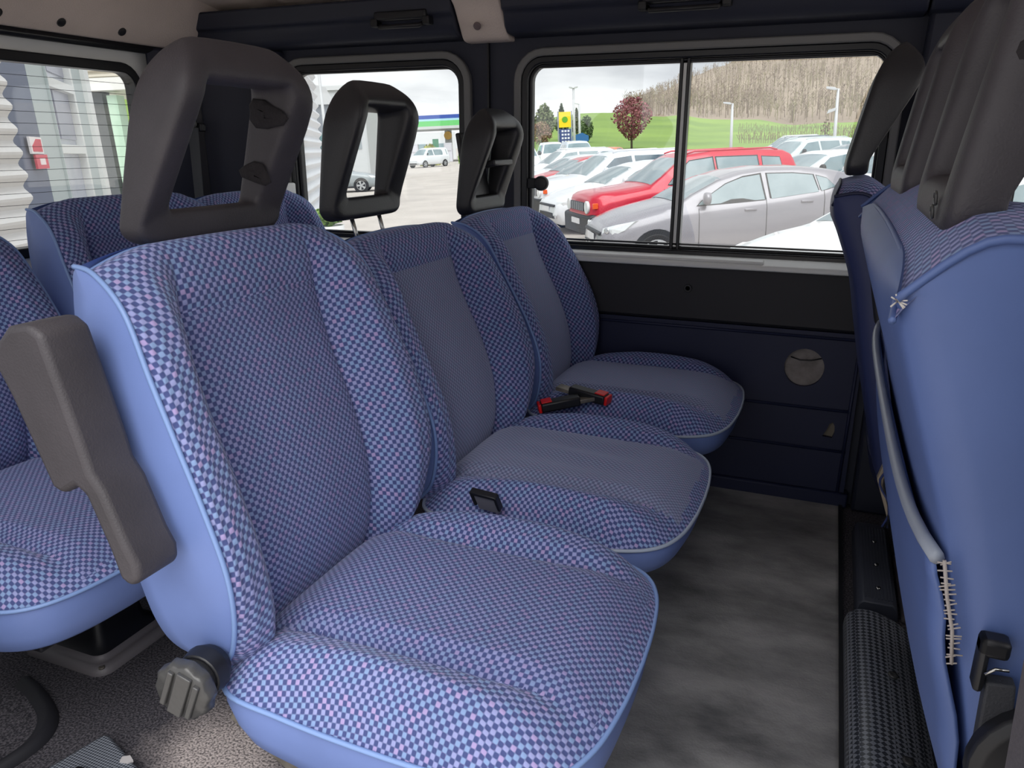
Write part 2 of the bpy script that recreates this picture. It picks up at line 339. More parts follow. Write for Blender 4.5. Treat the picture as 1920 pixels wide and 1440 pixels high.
# window sills of painted metal
for k, (a, b) in enumerate(((-1.86, -.985), (-.955, .30))):
    mb = MB(); mb.prism([(WY-.035, .668), (WY+.03, .668), (WY+.03, .700), (WY-.005, .697), (WY-.035, .682)], a, b, 'x')
    mb.prism([(WY-.030, .684), (WY-.012, .690), (WY-.012, .698), (WY-.03, .692)], a+.1, b-.45, 'x')
    structure(mb.build('trim_%d' % (3+k), M['white_metal'], bevel=.004), 'off-white painted window sill ledge')
def side_window(k, Wn, rad, lab, divider=None):
    x0, x1, z0, z1 = Wn
    def g(d): return rrect(x0-d, x1+d, z0-d, z1+d, rad+d, 6)
    root = empty('window_%d' % k, (0, 0, 0)); structure(root, lab)
    mb = MB(); ring(mb, g(.034), g(.012), WY-.002, WY+.02); mb.build('window_surround', M['grey_frame'], root, smooth=True, bevel=.004)
    mb = MB(); ring(mb, g(.013), g(-.008), WY+.004, WY+.06); mb.build('rubber_seal', M['rubber'], root, smooth=True, bevel=.004)
    mb = MB(); ring(mb, g(-.007), g(-.014), WY+.020, WY+.05); mb.build('glass_edge', M['black'], root, smooth=True)
    mb = MB(); mb.prism(g(.004), WY+.040, WY+.044, 'y'); mb.build('pane', M['glass'], root)
    if divider is not None:
        mb = MB(); mb.box(divider-.013, divider-.003, WY+.018, WY+.05, z0-.005, z1+.005); mb.box(divider+.006, divider+.016, WY+.018, WY+.05, z0-.005, z1+.005); mb.build('sash_rail', M['rubber'], root, bevel=.002)
        mb = MB(); mb.box(divider-.003, divider+.006, WY+.022, WY+.046, z0, z1); mb.build('sash_channel', M['white_metal'], root)
        mb = MB()
        for zz in (z0+.012, z0+.022, z1-.016): mb.box(x0+.02, x1-.02, WY+.022, WY+.03, zz-.003, zz+.002)
        mb.build('slide_track', M['rubber'], root)
    return root
w = side_window(1, W1, .055, 'sliding side window beside the middle row, showing parked cars', divider=-.406)
mb = MB(); mb.lathe([(.010, 0), (.010, .018), (.019, .020), (.022, .026), (.022, .036), (.018, .042), (.008, .043)], (-.846+.035, WY+.030, .888), (.15, -1, 0), 20); mb.box(-.862, -.815, WY+.01, WY+.03, .872, .902)
mb.build('latch_knob', M['black'], w, smooth=True, bevel=.002)
side_window(2, W2, .06, 'fixed side window beside the rear row')
side_window(3, W3, .06, 'driver door window')

# upper rails over the windows
def rail(name, x0, x1, lab, hx0, hx1):
    mb = MB(); prof = [(WY+.02, 1.290), (WY-.055, 1.295), (WY-.075, 1.312), (WY-.085, 1.345), (WY-.10, 1.352), (WY-.11, 1.40), (WY+.02, 1.42)]
    mb.prism(prof, x0, x1, 'x'); o = mb.build(name, M['navy_trim'], bevel=.006); structure(o, lab)
    return o
rail('trim_5', -1.98, -1.045, 'navy padded roof rail above the rear side window', 0, 0)
rail('trim_6', -.895, .16, 'navy padded roof rail above the sliding window', 0, 0)
rail('trim_7', .165, 1.3, 'navy padded roof rail above the driver door', 0, 0)
for (a, b, lab) in ((-1.29, -1.12, 'grab handle on the roof rail above the rear side window'), (-.50, -.29, 'grab handle on the roof rail above the sliding window')):
    t = tag(empty('grab_handle', ((a+b)/2, WY-.1, 1.335)), 'black folded '+lab, 'handle')
    h = (b-a)/2
    mb = MB(); mb.box(-h, h, -.012, .02, .006, .030); mb.build('handle_housing', M['black'], t, bevel=.005)
    mb = MB(); mb.tube([(-h+.012, .005, -.002), (-h+.02, -.014, -.012), (h-.02, -.014, -.012), (h-.012, .005, -.002)], .0065, 8); mb.build('grip', M['black'], t, smooth=True)
    for s in (-1, 1):
        mb = MB(); mb.box(s*h-.011, s*h+.011, -.014, .018, -.010, .012); mb.build('hinge', M['black'], t, bevel=.003)
# pillar seam between the two windows
mb = MB(); mb.box(-.983, -.978, WY+.008, WY+.03, .70, 1.29); structure(mb.build('trim_8', M['rubber']), 'narrow gap between two pillar trims')
# B pillar trim beyond driver seat, in dark navy
mb = MB(); mb.prism([(.150, .0), (.34, .0), (.36, .60), (.37, 1.30), (.17, 1.30), (.150, .66)], WY-.03, WY+.03, 'y'); structure(mb.build('trim_9', M['navy_trim'], bevel=.01), 'dark navy door pillar trim behind the driver seat')
# headliner arch between the rails
mb = MB(); arch = catmull([(WY-.01, 1.282), (WY-.035, 1.29), (WY-.065, 1.33), (WY-.10, 1.375), (WY-.16, 1.402), (WY-.3, 1.425), (WY-.7, 1.437)], 24)
pr_ = [(p.x, p.y) for p in arch]
mb.prism(pr_+[(WY-.7, 1.47), (WY+.02, 1.47), (WY+.02, 1.282)], -1.045+.004, -.895-.004, 'x'); o = mb.build('roof_arch', M['headliner'], bevel=.004); structure(o, 'grey-beige cloth roof arch coming down between the rails')
mb = MB(); mb.lathe([(.011, 0), (.011, .004), (.006, .005)], (-.978, WY-.070, 1.318), (0, -1, -.6), 14); mb.build('screw_cap', mat('brown_grey_cap', (110, 96, 98), .6), o, smooth=True)
# ceiling with cross ribs
def zc(x, y):
    base = 1.455-.02*((y-1.25)/1.0)**2 - (.03*max(0, (y-1.95)/.3)**2)
    r = 0
    for c, wd, h in ((-1.42, .035, .018), (-1.72, .05, -.012), (-.97, .07, .02), (-.45, .04, .014), (.1, .06, .02), (-1.18, .02, -.008)): r += h*math.exp(-((x-c)/wd)**4)
    return base-r
vs = []; nx, ny = 150, 30
for j in range(ny+1):
    for i in range(nx+1):
        x = lerp(-2.06, 1.2, i/nx); y = lerp(.30, 2.27, j/ny); vs.append((x, y, zc(x, y)))
k = len(vs); vs += [(x, y, 1.52) for x, y, z in vs]
fs = [(j*(nx+1)+i, j*(nx+1)+i+1, (j+1)*(nx+1)+i+1, (j+1)*(nx+1)+i) for j in range(ny) for i in range(nx)]
fs += [tuple(a+k for a in f[::-1]) for f in fs]
structure(mesh('ceiling', vs, fs, M['headliner']), 'grey-beige quilted cloth roof lining with cross ribs')
# rear wall with two door windows
RX = -2.04
r1w = rrect(1.20, 1.955, .712, 1.222, .055); r2w = rrect(.42, 1.12, .712, 1.222, .055)
structure(plate_holes('wall_back', .30, 2.27, -.02, 1.30, [r1w, r2w], RX-.02, .05, M['white_metal'], axis='y'), 'off-white painted rear doors inner face')
def rear_window(k, y0, y1, lab):
    def g(d): return rrect(y0-d, y1+d, .712-d, 1.222+d, .055+d, 6)
    root = empty('window_%d' % k); structure(root, lab)
    mb = MB(); ring(mb, g(.016), g(-.012), RX-.012, RX-.06, 'y'); mb.build('rubber_seal', M['rubber'], root, smooth=True, bevel=.003)
    mb = MB(); mb.prism(g(.004), RX-.044, RX-.040, 'x'); mb.build('pane', M['glass'], root)
    for q in range(15):
        z = .745+q*.031
        mb = MB(); mb.box(RX-.0396, RX-.0390, y0+.01, y1-.01, z-.0006, z+.0006); mb.build('heater_wire', M['black'], root)
rear_window(4, 1.20, 1.955, 'rear door window with heater wires, showing a grey workshop')
rear_window(5, .42, 1.12, 'second rear door window')
mb = MB(); mb.prism([(RX-.02, 1.272), (RX+.012, 1.268), (RX+.02, 1.280), (RX+.015, 1.295), (RX-.02, 1.295)], .3, 2.1, 'y'); structure(mb.build('trim_10', M['rubber'], bevel=.003), 'dark rubber door seal over the rear window')
hd = MB(); hd.prism([(RX-.02, 1.290), (RX+.03, 1.292), (RX+.075, 1.345), (RX+.10, 1.385), (RX+.12, 1.42), (RX+.12, 1.47), (RX-.02, 1.47)], .3, 2.25, 'y')
hd = hd.build('trim_11', M['headliner'], bevel=.006); structure(hd, 'grey-beige cloth rear header with screw holes')
for y in (1.48, 1.66, 1.86):
    mb = MB(); mb.lathe([(.013, 0), (.013, .006), (.007, .007)], (RX+.047, y, 1.318), (1, 0, -.75), 12); mb.build('screw_hole', M['black'], hd, smooth=True)
# D pillar: curved dark trim in the rear corner
cv = [(-2.03, 1.97), (-2.0, 2.06), (-1.94, 2.14), (-1.85, 2.19), (-1.72, 2.22), (-1.715, 2.26), (-2.05, 2.26)]
mb = MB(); mb.prism(cv, .0, 1.29, 'z'); o = mb.build('trim_12', M['navy_trim'], bevel=.01); structure(o, 'charcoal rear corner pillar trim')
mb = MB(); mb.prism([(-1.975, 2.085), (-1.955, 2.110), (-1.945, 2.10), (-1.965, 2.075)], .45, 1.25, 'z'); mb.build('trim_rib', M['char_panel'], o, bevel=.004)
mb = MB(); mb.prism([(-1.80, 2.185), (-1.75, 2.205), (-1.735, 2.195), (-1.79, 2.17)], .45, 1.22, 'z'); mb.build('trim_rib', M['char_panel'], o, bevel=.004)
mb = MB(); mb.prism([(-1.745, 2.16), (-1.695, 2.175), (-1.69, 2.225), (-1.75, 2.225)], .66, .875, 'z'); structure(mb.build('trim_14', M['white_metal'], bevel=.006), 'off-white painted post foot at the rear corner of the side window')
# near side wall behind the sliding door (out of view to the left), with its window
structure(plate_holes('wall_right', -2.08, -.98, -.02, 1.50, [rrect(-1.85, -1.15, .703, 1.23, .06)], .28, .05, M['navy_trim']), 'near side wall behind the sliding door opening')

structure(plate_holes('wall_right.001', .30, 1.35, -.02, 1.50, [rrect(.45, 1.15, .74, 1.24, .06)], .28, .05, M['navy_trim']), 'near side wall ahead of the sliding door opening')
mb = MB(); mb.prism([(1.05, 0), (1.05, .62), (1.12, .80), (1.32, .84), (1.34, 0)], .30, 2.27, 'y'); structure(mb.build('wall_front', M['char_panel'], bevel=.01), 'dark dashboard and bulkhead at the front of the cab')
# ================================================================ SEATS
def side_lists(top=0.0, rec=0.0):
    """side profile of a middle-row seat back; top lowers the upper part, rec adds recline"""
    P = [(-.055, .345), (-.020, .385), (.004, .450), (.010, .519), (-.008, .598), (-.036, .671), (-.068, .745), (-.104, .820), (-.155, .857), (-.200, .862)]
    Cn = [(-.055, .325), (-.032, .395), (-.030, .465), (-.040, .530), (-.062, .605), (-.088, .680), (-.108, .752), (-.120, .830), (-.145, .880), (-.192, .878)]
    R = [(-.085, .340), (-.122, .365), (-.136, .410), (-.145, .485), (-.156, .560), (-.168, .650), (-.182, .744), (-.192, .800), (-.199, .845), (-.200, .862)]
    def adj(L):
        out = []
        for x, z in L:
            h = max(0, (z-.37)/.5); z2 = z-top*h*h; out.append((x-rec*h, z2))
        return out
    return adj(P), adj(Cn), adj(R)
WL = [.212, .228, .242, .252, .256, .254, .249, .240, .228, .216]
def backrest(parent, P, Cn, R, Wd, fab, fine, vin, pip, k=1.0, ridge=.034, groove=.034, ns=64, ntt=72, pocket=False):
    Pp = catmull(P, ns); Cc = catmull(Cn, ns); Rr = catmull(R, ns); ww = [v.x*k for v in catmull([(a, 0) for a in Wd], ns)]
    off = [(0, .0), (.30, -.003), (.50, -.010), (.545, -.022), (.57, -.028), (.60, -.014), (.70, .014), (.80, ridge), (.90, ridge*.85), (.965, ridge*.42), (1, 0)]
    ts = sorted(set([i/ntt*2-1 for i in range(ntt+1)]+[s*a for s in (-1, 1) for a in (.54, .56, .575, .59, .93, .96, .98, .995)])); nt_ = len(ts)
    vs = []; uvs = []; cell = []
    vlen = [0]
    for i in range(1, ns): vlen.append(vlen[-1]+(Cc[i]-Cc[i-1]).length)
    for i in range(ns):
        s = i/(ns-1)
        d = (Pp[min(i+1, ns-1)]-Pp[max(i-1, 0)]); nrm = Vector((d.y, -d.x, 0)).normalized()
        if nrm.x < 0 and s < .8: nrm = -nrm
        nrm = nrm.lerp(Vector((1, 0, 0)), .3)
        fade = 1-min(1, max(0, (s-.66)/.22)); fade = fade*fade*(3-2*fade)
        lowf = min(1, s/.12)*.5+.5
        for t in ts:
            a = abs(t)
            f = max(0, (a-.60)/.40); f = f**1.6
            base = Cc[i].lerp(Pp[i], min(1, f))
            o = 0
            # centre panel and bolsters
            if a < .60:
                o = interp([(0, 0), (.45, -.002), (.53, -.006), (.572, -.014), (.60, -.004)], a)
            else:
                o = interp([(.60, -.004), (.70, .026), (.80, ridge+.006), (.90, ridge*.88), (.965, ridge*.5), (1, 0)], a)
            o *= (fade*.92+.08*(1 if s < .9 else 0))*lowf
            # cross seam near the top of the centre panel
            if a < .575: o -= .006*math.exp(-((s-.735)/.008)**2)
            p = base+nrm*o
            if s > .9: # rounded shoulder at the ends
                p.y -= (1-math.sqrt(max(0, 1-(a*.86)**2)))*.035*((s-.9)/.1)
            vs.append((p.x, t*ww[i], p.y)); uvs.append((0, vlen[i]))
    im = int(ns*.5); mid_ = min(range(nt_), key=lambda j: abs(ts[j]))
    for i in range(ns):
        acc = {mid_: 0.0}
        for rngj in (range(mid_+1, nt_), range(mid_-1, -1, -1)):
            for j in rngj:
                pj = j-1 if j > mid_ else j+1; acc[j] = acc[pj]+(Vector(vs[i*nt_+j])-Vector(vs[i*nt_+pj])).length*(1 if j > mid_ else -1)
        for j in range(nt_): uvs[i*nt_+j] = (acc[j], vlen[i]+.0)
    fs = []; fm = []
    for i in range(ns-1):
        for j in range(nt_-1):
            fs.append((i*nt_+j, i*nt_+j+1, (i+1)*nt_+j+1, (i+1)*nt_+j)); am = abs(ts[j]+ts[j+1])/2
            fm.append(1 if am < .572 and (i+.5)/(ns-1) < .735 else 0)
    o = mesh('backrest_cover', vs, fs, None, parent, True, uvs, mats=[fab, fine], fm=fm)
    me = o.data
    # vinyl shell: side - rear - side
    vs = []; nq = 29
    for i in range(ns):
        c = Rr[i]; q = Pp[i]; w_ = ww[i]; top = Cc[i]
        s = i/(ns-1)
        dep = (Rr[i]-Pp[i]).length; rad = min(.032, dep*.45); row = []
        m_ = max(0, (s-.86)/.14)**1.2
        pts2 = [(q.x, w_, q.y), (lerp(q.x, c.x, .5), w_+.002, lerp(q.y, c.y, .5)), (lerp(q.x, c.x, 1-rad/max(dep, .001)*.9) if dep > .002 else c.x, w_, lerp(q.y, c.y, .7))]
        for aa, ox in ((.985, .004), (.94, -.001), (.87, -.004), (.80, -.006), (.70, -.008), (.60, -.009), (.30, -.010), (0, -.010)):
            tg = Cc[-1].lerp(Pp[-1], max(0, (aa-.6)/.4)**1.6); pp = c.lerp(tg, m_); pts2.append((pp.x+ox*(1-m_), w_*aa, pp.y-.002*m_))
        full = pts2+[(a, -b, c2) for a, b, c2 in pts2[-2::-1]]; row = full; nq = len(row); vs += row
    fs = [(i*nq+j, i*nq+j+1, (i+1)*nq+j+1, (i+1)*nq+j) for i in range(ns-1) for j in range(nq-1)]
    fs.append(tuple(range(nq)))
    sh = mesh('backrest_shell', vs, fs, vin, parent, True)
    # piping along both side edges, one part
    for sgn in (-1, 1):
        mb = MB(); pts = [(p.x+.001, sgn*(w_+.0015), p.y) for p, w_ in zip(Pp, ww)]; mb.tube(pts, .0034, 7); mb.build('piping', pip, parent, smooth=True)
    mb = MB()
    ptsT = [vs2 for vs2 in [me.vertices[(ns-1)*nt_+j].co.copy() for j in range(nt_)]]
    mb.tube(ptsT, .003, 6); mb.build('piping', pip, parent, smooth=True)
    return o, Pp, Cc, Rr, ww

def cushion(parent, fab, fine, vin, pip, dz=0, x0=-.035, ln=1.0, wk=1.0, skirt=.085, wrinkle=0, fine_c=True):
    half = [(-.062, .0), (-.060, .11), (-.046, .20), (-.014, .242), (.07, .250), (.17, .254), (.28, .254), (.36, .243), (.412, .214), (.440, .160), (.452, .08), (.455, .0)]
    hp = arclen(catmull(half, 300), 73)
    out = [(p.x*ln, p.y*wk) for p in hp]; loop = out+[(x, -y) for x, y in out[-2:0:-1]]; n = len(loop)
    def topz(x, y):
        """height of the cushion top over its piping"""
        return 0
    cx, cy = .21*ln, 0
    rings = 46; vs = []; uvs = []; fs = []; fm = []
    for r in range(rings+1):
        f = 1-(r/rings); # 1 at rim
        for (x, y) in loop:
            px, py = cx+(x-cx)*f, cy+(y-cy)*f
            yw = abs(py)/(.254*wk); xs = (px+.03)/(.485*ln)
            edge = 1-f; rs = max(0, min(1, xs/.38)); rs = rs*rs*(3-2*rs)
            dome = (.054 if yw < .5 else lerp(lerp(.054, .026, min(1, (yw-.5)/.4)), .054, rs))*(1-(1-min(1, edge/.30))**2.4)
            bol = 0
            # bolster ridge each side, fading to the front
            fr = 1-max(0, (xs-.80)/.15); fr = max(0, min(1, fr))
            bmp = max(0, math.sin(math.pi*max(0, min(1, (xs+.06)/.98))))**.7
            if yw > .44: bol = interp([(.40, .0), (.51, -.012), (.545, -.026), (.58, -.012), (.66, .010), (.77, .024), (.88, .018), (1.0, .004), (1.1, 0)], yw)
            else: bol = 0
            dome = (.050 if yw < .5 else lerp(.050, lerp(.030, .050, rs), min(1, (yw-.5)/.4)))*(1-(1-min(1, edge/.36))**2.3)
            z = .340+dz+dome+bol*bmp*min(1, edge/.10)
            z += -.020*max(0, (xs-.70)/.30)**1.5*min(1, edge/.2)+.004*math.cos(yw*1.4)*(yw < .55)
            if wrinkle and xs > .15 and xs < .8 and yw < .55: z += wrinkle*math.sin(py*70+px*9)*math.sin((xs-.15)/.65*math.pi)*(1-yw)
            sag = -.006*math.sin(max(0, min(1, xs))*math.pi)*(f > .8)*((f-.8)/.2)
            vs.append((px, py, z+sag)); uvs.append((py*(1.02+.05*(f > .8)), px+.06*f*(1 if px > .3 else 0)*((px-.3)/.15 if px > .3 else 0)))
    for i in range(n):
        k0 = rings*n+i; uvs[k0] = (vs[k0][1], vs[k0][0])
        for r in range(rings-1, -1, -1):
            a = Vector(vs[(r+1)*n+i]); b = Vector(vs[r*n+i]); d = b-a; pl = Vector((d.y, d.x)); pl.normalize() if pl.length > 1e-7 else None
            q = uvs[(r+1)*n+i]; uvs[r*n+i] = (q[0]+pl.x*d.length, q[1]+pl.y*d.length)
    for r in range(rings):
        for i in range(n):
            j = (i+1) % n; fs.append((r*n+i, r*n+j, (r+1)*n+j, (r+1)*n+i))
            a = vs[r*n+i]; b = vs[(r+1)*n+j]; yw = abs(a[1]+b[1])/2/(.254*wk); fm.append(1 if (fine_c and yw < .55 and (a[0]+.03)/(.485*ln) < .965 and r > 1) else 0)
    fs.append(tuple(rings*n+i for i in range(n))); fm.append(1 if fine_c else 0)
    mesh('cushion_cover', vs, fs, None, parent, True, uvs, mats=[fab, fine], fm=fm)
    # skirt
    sv = []; rows = [(0, 1.0, 0), (.25, .998, 0), (.6, .975, 0), (.9, .94, 0), (1.0, .90, 0), (1.0, .5, 0)]
    for q, sc_, _ in rows:
        for (x, y) in loop:
            xs = (x+.03)/(.485*ln); dep = skirt*(.88+.20*math.sin(max(0, min(1, xs))*math.pi*.8))
            sag = -.006*math.sin(max(0, min(1, xs))*math.pi)
            sv.append((cx+(x-cx)*sc_, y*sc_, .340+dz+sag-q*dep))
    sf = [(r*n+i, r*n+(i+1) % n, (r+1)*n+(i+1) % n, (r+1)*n+i) for r in range(len(rows)-1) for i in range(n)]; sf.append(tuple((len(rows)-1)*n+i for i in range(n)))
    mesh('cushion_skirt', sv, sf, vin, parent, True)
    mb = MB(); pts = [(x*1.003, y*1.006, .340+dz-.006*math.sin(max(0, min(1, (x+.03)/(.485*ln)))*math.pi)+.001) for x, y in loop]; pts.append(pts[0]); pts.append(pts[1])
    mb.tube(pts, .0034, 7, cap=False); mb.build('piping', pip, parent, smooth=True)

def headrest(parent, m, dx=0, dz=0, tilt=0, yc=0, half=.112, rods=False, bar=False, torn=False, flip=False, worn=None):
    # side profile: rear and front edges at matching heights (x, z)
    rear = [(-.233, .872), (-.226, .915), (-.212, .975), (-.190, 1.050), (-.165, 1.104), (-.138, 1.128)]
    front = [(-.184, .872), (-.182, .912), (-.162, .955), (-.122, 1.006), (-.098, 1.052), (-.100, 1.092), (-.126, 1.124)]
    rr = catmull(rear, 21); ff = catmull(front, 21)
    # frame grid in (u along outline, v: outer->inner) ; use rounded-rect loops
    z0, z1 = .872, 1.128
    wid = lambda z: half*interp([(0, 1.12), (.22, 1.06), (.56, 1.06), (.8, 1.02), (1, .96)], (z-z0)/(z1-z0))
    def prof(z):
        t = max(0, min(1, (z-z0)/(z1-z0)))
        # find by z
        def at(L):
            for a, b in zip(L, L[1:]):
                if z <= b.y: 
                    f = (z-a.y)/max(1e-6, b.y-a.y); return lerp(a.x, b.x, max(0, min(1, f)))
            return L[-1].x
        return at(rr), at(ff)
    outer = []
    for cx, cz, a0, rx, rz in ((1-.46, 1-.36, 0, .46, .36), (-1+.46, 1-.36, 90, .46, .36), (-1+.28, .12, 180, .28, .12), (1-.28, .12, 270, .28, .12)):
        for k in range(7):
            a = math.radians(a0+15*k); outer.append((cx+rx*math.cos(a), cz+rz*math.sin(a))); inner = rrect(-.64, .60, .17, .79, .06, 6)
    n = len(outer); vs = []
    def addring(loop, fx, shrink=0):
        for (a, b) in loop:
            z = lerp(z0, z1, b); w_ = wid(z); y = a*w_; xr, xf = prof(z)
            c = (xr+xf)/2; hx = (xf-xr)/2
            vs.append((c+hx*fx, y, z))
    def mix(l1, l2, f): return [(lerp(a[0], b[0], f), lerp(a[1], b[1], f)) for a, b in zip(l1, l2)]
    seq = [(0, -.55), (0, 0), (0, .55), (.06, .88), (.18, 1.0), (.5, 1.0), (.82, .96), (.95, .80), (1, .5), (1, 0), (1, -.5), (.93, -.85), (.75, -1), (.3, -1), (.08, -.88)]
    for f, fx in seq: addring(mix(outer, inner, f), fx)
    k = len(seq)
    fs = [(r*n+i, r*n+(i+1) % n, ((r+1) % k)*n+(i+1) % n, ((r+1) % k)*n+i) for r in range(k) for i in range(n)]
    T = Matrix.Translation((-.2+dx, yc, .875+dz)) @ Matrix.Rotation(tilt, 4, 'Y') @ Matrix.Translation((.2, 0, -.875))
    if flip: T = T
    vs = [T @ Vector(v) for v in vs]
    h = mesh('headrest', vs, fs, m, parent, True, sub=1)
    # stiffening web filling the back of the frame on its far half
    if bar:
        mb = MB(); mb.box(-.185, -.125, -.06, .066, .985, 1.000, T=T); mb.box(-.222, -.208, -.066, .07, .915, 1.08, T=T); mb.build('headrest_bar', m, h, smooth=False, bevel=.004)
    if torn:
        for (cz, cxx, hz_, hx_) in ((1.040, -.150, .020, .034), (.958, -.178, .016, .028)):
            vv = []; mb = MB()
            for q in range(7):
                ph = math.pi*q/6
                for k in range(12):
                    al = 2*math.pi*k/12; wob = 1+.18*math.sin(3*al+cz*50)
                    vv.append(T @ Vector((cxx+hx_*wob*math.sin(ph)*math.cos(al), half*.600+.0045*math.cos(ph), cz+hz_*wob*math.sin(ph)*math.sin(al)-.15*hx_*math.cos(al))))
            mb.add(vv, [(q*12+k, q*12+(k+1) % 12, (q+1)*12+(k+1) % 12, (q+1)*12+k) for q in range(6) for k in range(12)]); mb.build('torn_patch', M['foam_worn'], h, smooth=True)
    if rods:
        for s in (-1, 1):
            mb = MB(); mb.tube([T @ Vector((-.205, s*.052, .895)), T @ Vector((-.195, s*.052, .80))], .0045, 8); mb.build('rod', M['steel'], parent, smooth=True)
    return h, T

def pedestal(parent, m1, m2, x0=.05, x1=.22, hw=.17, z=.27):
    mb = MB(); mb.box(x0-.06, x1+.02, -hw, hw, z-.022, z+.01); mb.build('seat_pan', m1, parent, bevel=.004)
    for s in (-1, 1):
        mb = MB(); mb.tube([(x0, s*hw*.8, z), (x0-.02, s*hw*.8, .14), (x0-.04, s*hw*.8, .012)], .013, 8); mb.build('leg', m1, parent, smooth=True)
        mb = MB(); mb.tube([(x1, s*hw*.8, z), (x1+.01, s*hw*.8, .13), (x1+.02, s*hw*.8, .012)], .013, 8); mb.build('leg', m1, parent, smooth=True)
        mb = MB(); mb.box(x0-.07, x1+.05, s*hw*.8-.02, s*hw*.8+.02, .004, .016); mb.build('foot', m2, parent, bevel=.003)

def seat(name, X, Y, label, group=None, top=0.0, rec=0.0, vin='vinyl', pip='piping', head=None, cdz=0, wrinkle=0, rz=0, cush=True, ped=True, fab='check', fine='check_fine', wk=1.0, skirt=.085, pipc=None):
    t = tag(empty(name, (X, Y, 0), rz), label, 'seat', group)
    P, Cn, R = side_lists(top, rec)
    backrest(t, P, Cn, R, WL, M[fab], M[fine], M[vin], M[pip], k=wk)
    if cush: cushion(t, M[fab], M[fine], M[vin], M[pipc or pip], dz=cdz, wrinkle=wrinkle, skirt=skirt, wk=wk*1.03)
    if head is not None: headrest(t, **head)
    if ped: pedestal(t, M['black'], M['black'])
    return t
S1 = seat('passenger_seat', -.620, .865, 'blue checked seat with armrest and recliner knob, nearest of the middle row', 'middle row seats', skirt=.098, head=dict(m=M['foam'], torn=True, half=.130, yc=.014), vin='vinyl')
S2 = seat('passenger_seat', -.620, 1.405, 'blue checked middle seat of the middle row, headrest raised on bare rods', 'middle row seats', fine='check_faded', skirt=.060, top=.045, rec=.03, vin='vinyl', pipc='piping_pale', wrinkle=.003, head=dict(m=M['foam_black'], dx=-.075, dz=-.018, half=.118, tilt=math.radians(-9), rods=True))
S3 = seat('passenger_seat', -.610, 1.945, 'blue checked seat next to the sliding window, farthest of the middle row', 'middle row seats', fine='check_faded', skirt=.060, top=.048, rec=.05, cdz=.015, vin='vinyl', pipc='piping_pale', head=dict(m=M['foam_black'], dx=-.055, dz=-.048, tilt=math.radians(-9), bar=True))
R1 = seat('passenger_seat', -1.450, .875, 'rear row blue checked seat at the lower left, partly behind the armrest', 'rear row seats', top=.035, rec=.03, ped=False)
mb = MB(); mb.box(-.02, .38, -.20, .20, .235, .262); mb.box(.10, .16, -.04, .14, .225, .24); mb.build('seat_pan', M['black'], R1, bevel=.004)
R2 = seat('passenger_seat', -1.445, 1.425, 'rear row blue checked seat below the rear door window', 'rear row seats')
R3 = seat('passenger_seat', -1.52, 1.965, 'rear row blue checked seat in the far corner beside the side window', 'rear row seats', top=.02)

# armrest on the near side of the nearest seat, folded up
ap = [(-.203, .770), (-.190, .800), (-.172, .816), (-.140, .822), (-.122, .812), (-.090, .690), (-.080, .655), (-.064, .632), (-.034, .560), (-.020, .535), (-.018, .512), (-.030, .500), (-.046, .508), (-.060, .550), (-.090, .622), (-.104, .632), (-.124, .616), (-.140, .622), (-.186, .735)]
ap = [(x+.001-.022*max(0, (.70-z)/.2), z+.030*max(0, (.70-z)/.2)) for x, z in ap]
mb = MB(); mb.prism(ap, -.332, -.270, 'y'); ar = mb.build('armrest', M['foam'], S1, smooth=True, bevel=.014, seg=4)
# recliner knob
kn = MB(); prof = [(.001, 0), (.034, 0), (.037, .003), (.038, .016), (.033, .022), (.026, .024), (.026, .046), (.001, .046)]
c0 = (-.036, -.292, .372)
n = 40; vs = []; axd = Vector((-.10, 1, 0)).normalized(); u = Vector((1, .10, 0)).normalized(); w_ = Vector((0, 0, 1)); c = Vector(c0)-axd*.01
for r, h in prof:
    for k in range(n):
        a = 2*math.pi*k/n; rr_ = r*(1+(.05*math.cos(10*a) if .003 <= h <= .02 and r > .03 else 0)); vs.append(c+axd*h+(u*math.cos(a)+w_*math.sin(a))*rr_)
fs = [(i*n+k, i*n+(k+1) % n, (i+1)*n+(k+1) % n, (i+1)*n+k) for i in range(len(prof)-1) for k in range(n)]+[tuple(range(n)), tuple(range((len(prof)-1)*n, len(prof)*n))]
kb = mesh('recliner_knob', vs, fs, M['knob'], S1, True); 
for dv, wd in ((0, .010), (-.018, .004), (.018, .004)):
    mb = MB(); T = Matrix.Translation(c-axd*.001) @ Matrix(((u.x, axd.x, 0, 0), (u.y, axd.y, 0, 0), (0, 0, 1, 0), (0, 0, 0, 1))) @ Matrix.Rotation(math.radians(22), 4, 'Y')
    L_ = math.sqrt(.034**2-dv**2)-.003
    mb.box(dv-wd, dv+wd, -.004, .003, -L_, L_, T=T); mb.build('knob_rib', M['knob'], kb, bevel=.0015)
mb = MB(); mb.lathe([(.030, 0), (.032, .02), (.024, .034)], Vector(c0)+axd*.022, axd, 20); mb.build('recliner_housing', M['black'], S1, smooth=True, bevel=.002)
# bracket under the near seat
mb = MB(); mb.prism([(-.06, .262), (.0, .235), (.05, .200), (.12, .19), (.35, .19), (.35, .17), (.10, .172), (.03, .182), (-.02, .212), (-.07, .245)], -.20, -.185, 'y'); mb.build('side_bracket', M['steel_dull'], S1, bevel=.003)
for st, xx in ((S2, .375), (S3, .375), (S1, .375)):
    mb = MB(); mb.tube([(xx, .175, .255), (xx+.018, .185, .225), (xx+.012, .185, .175)], .007, 8); mb.build('release_lever', M['steel'], st, smooth=True)

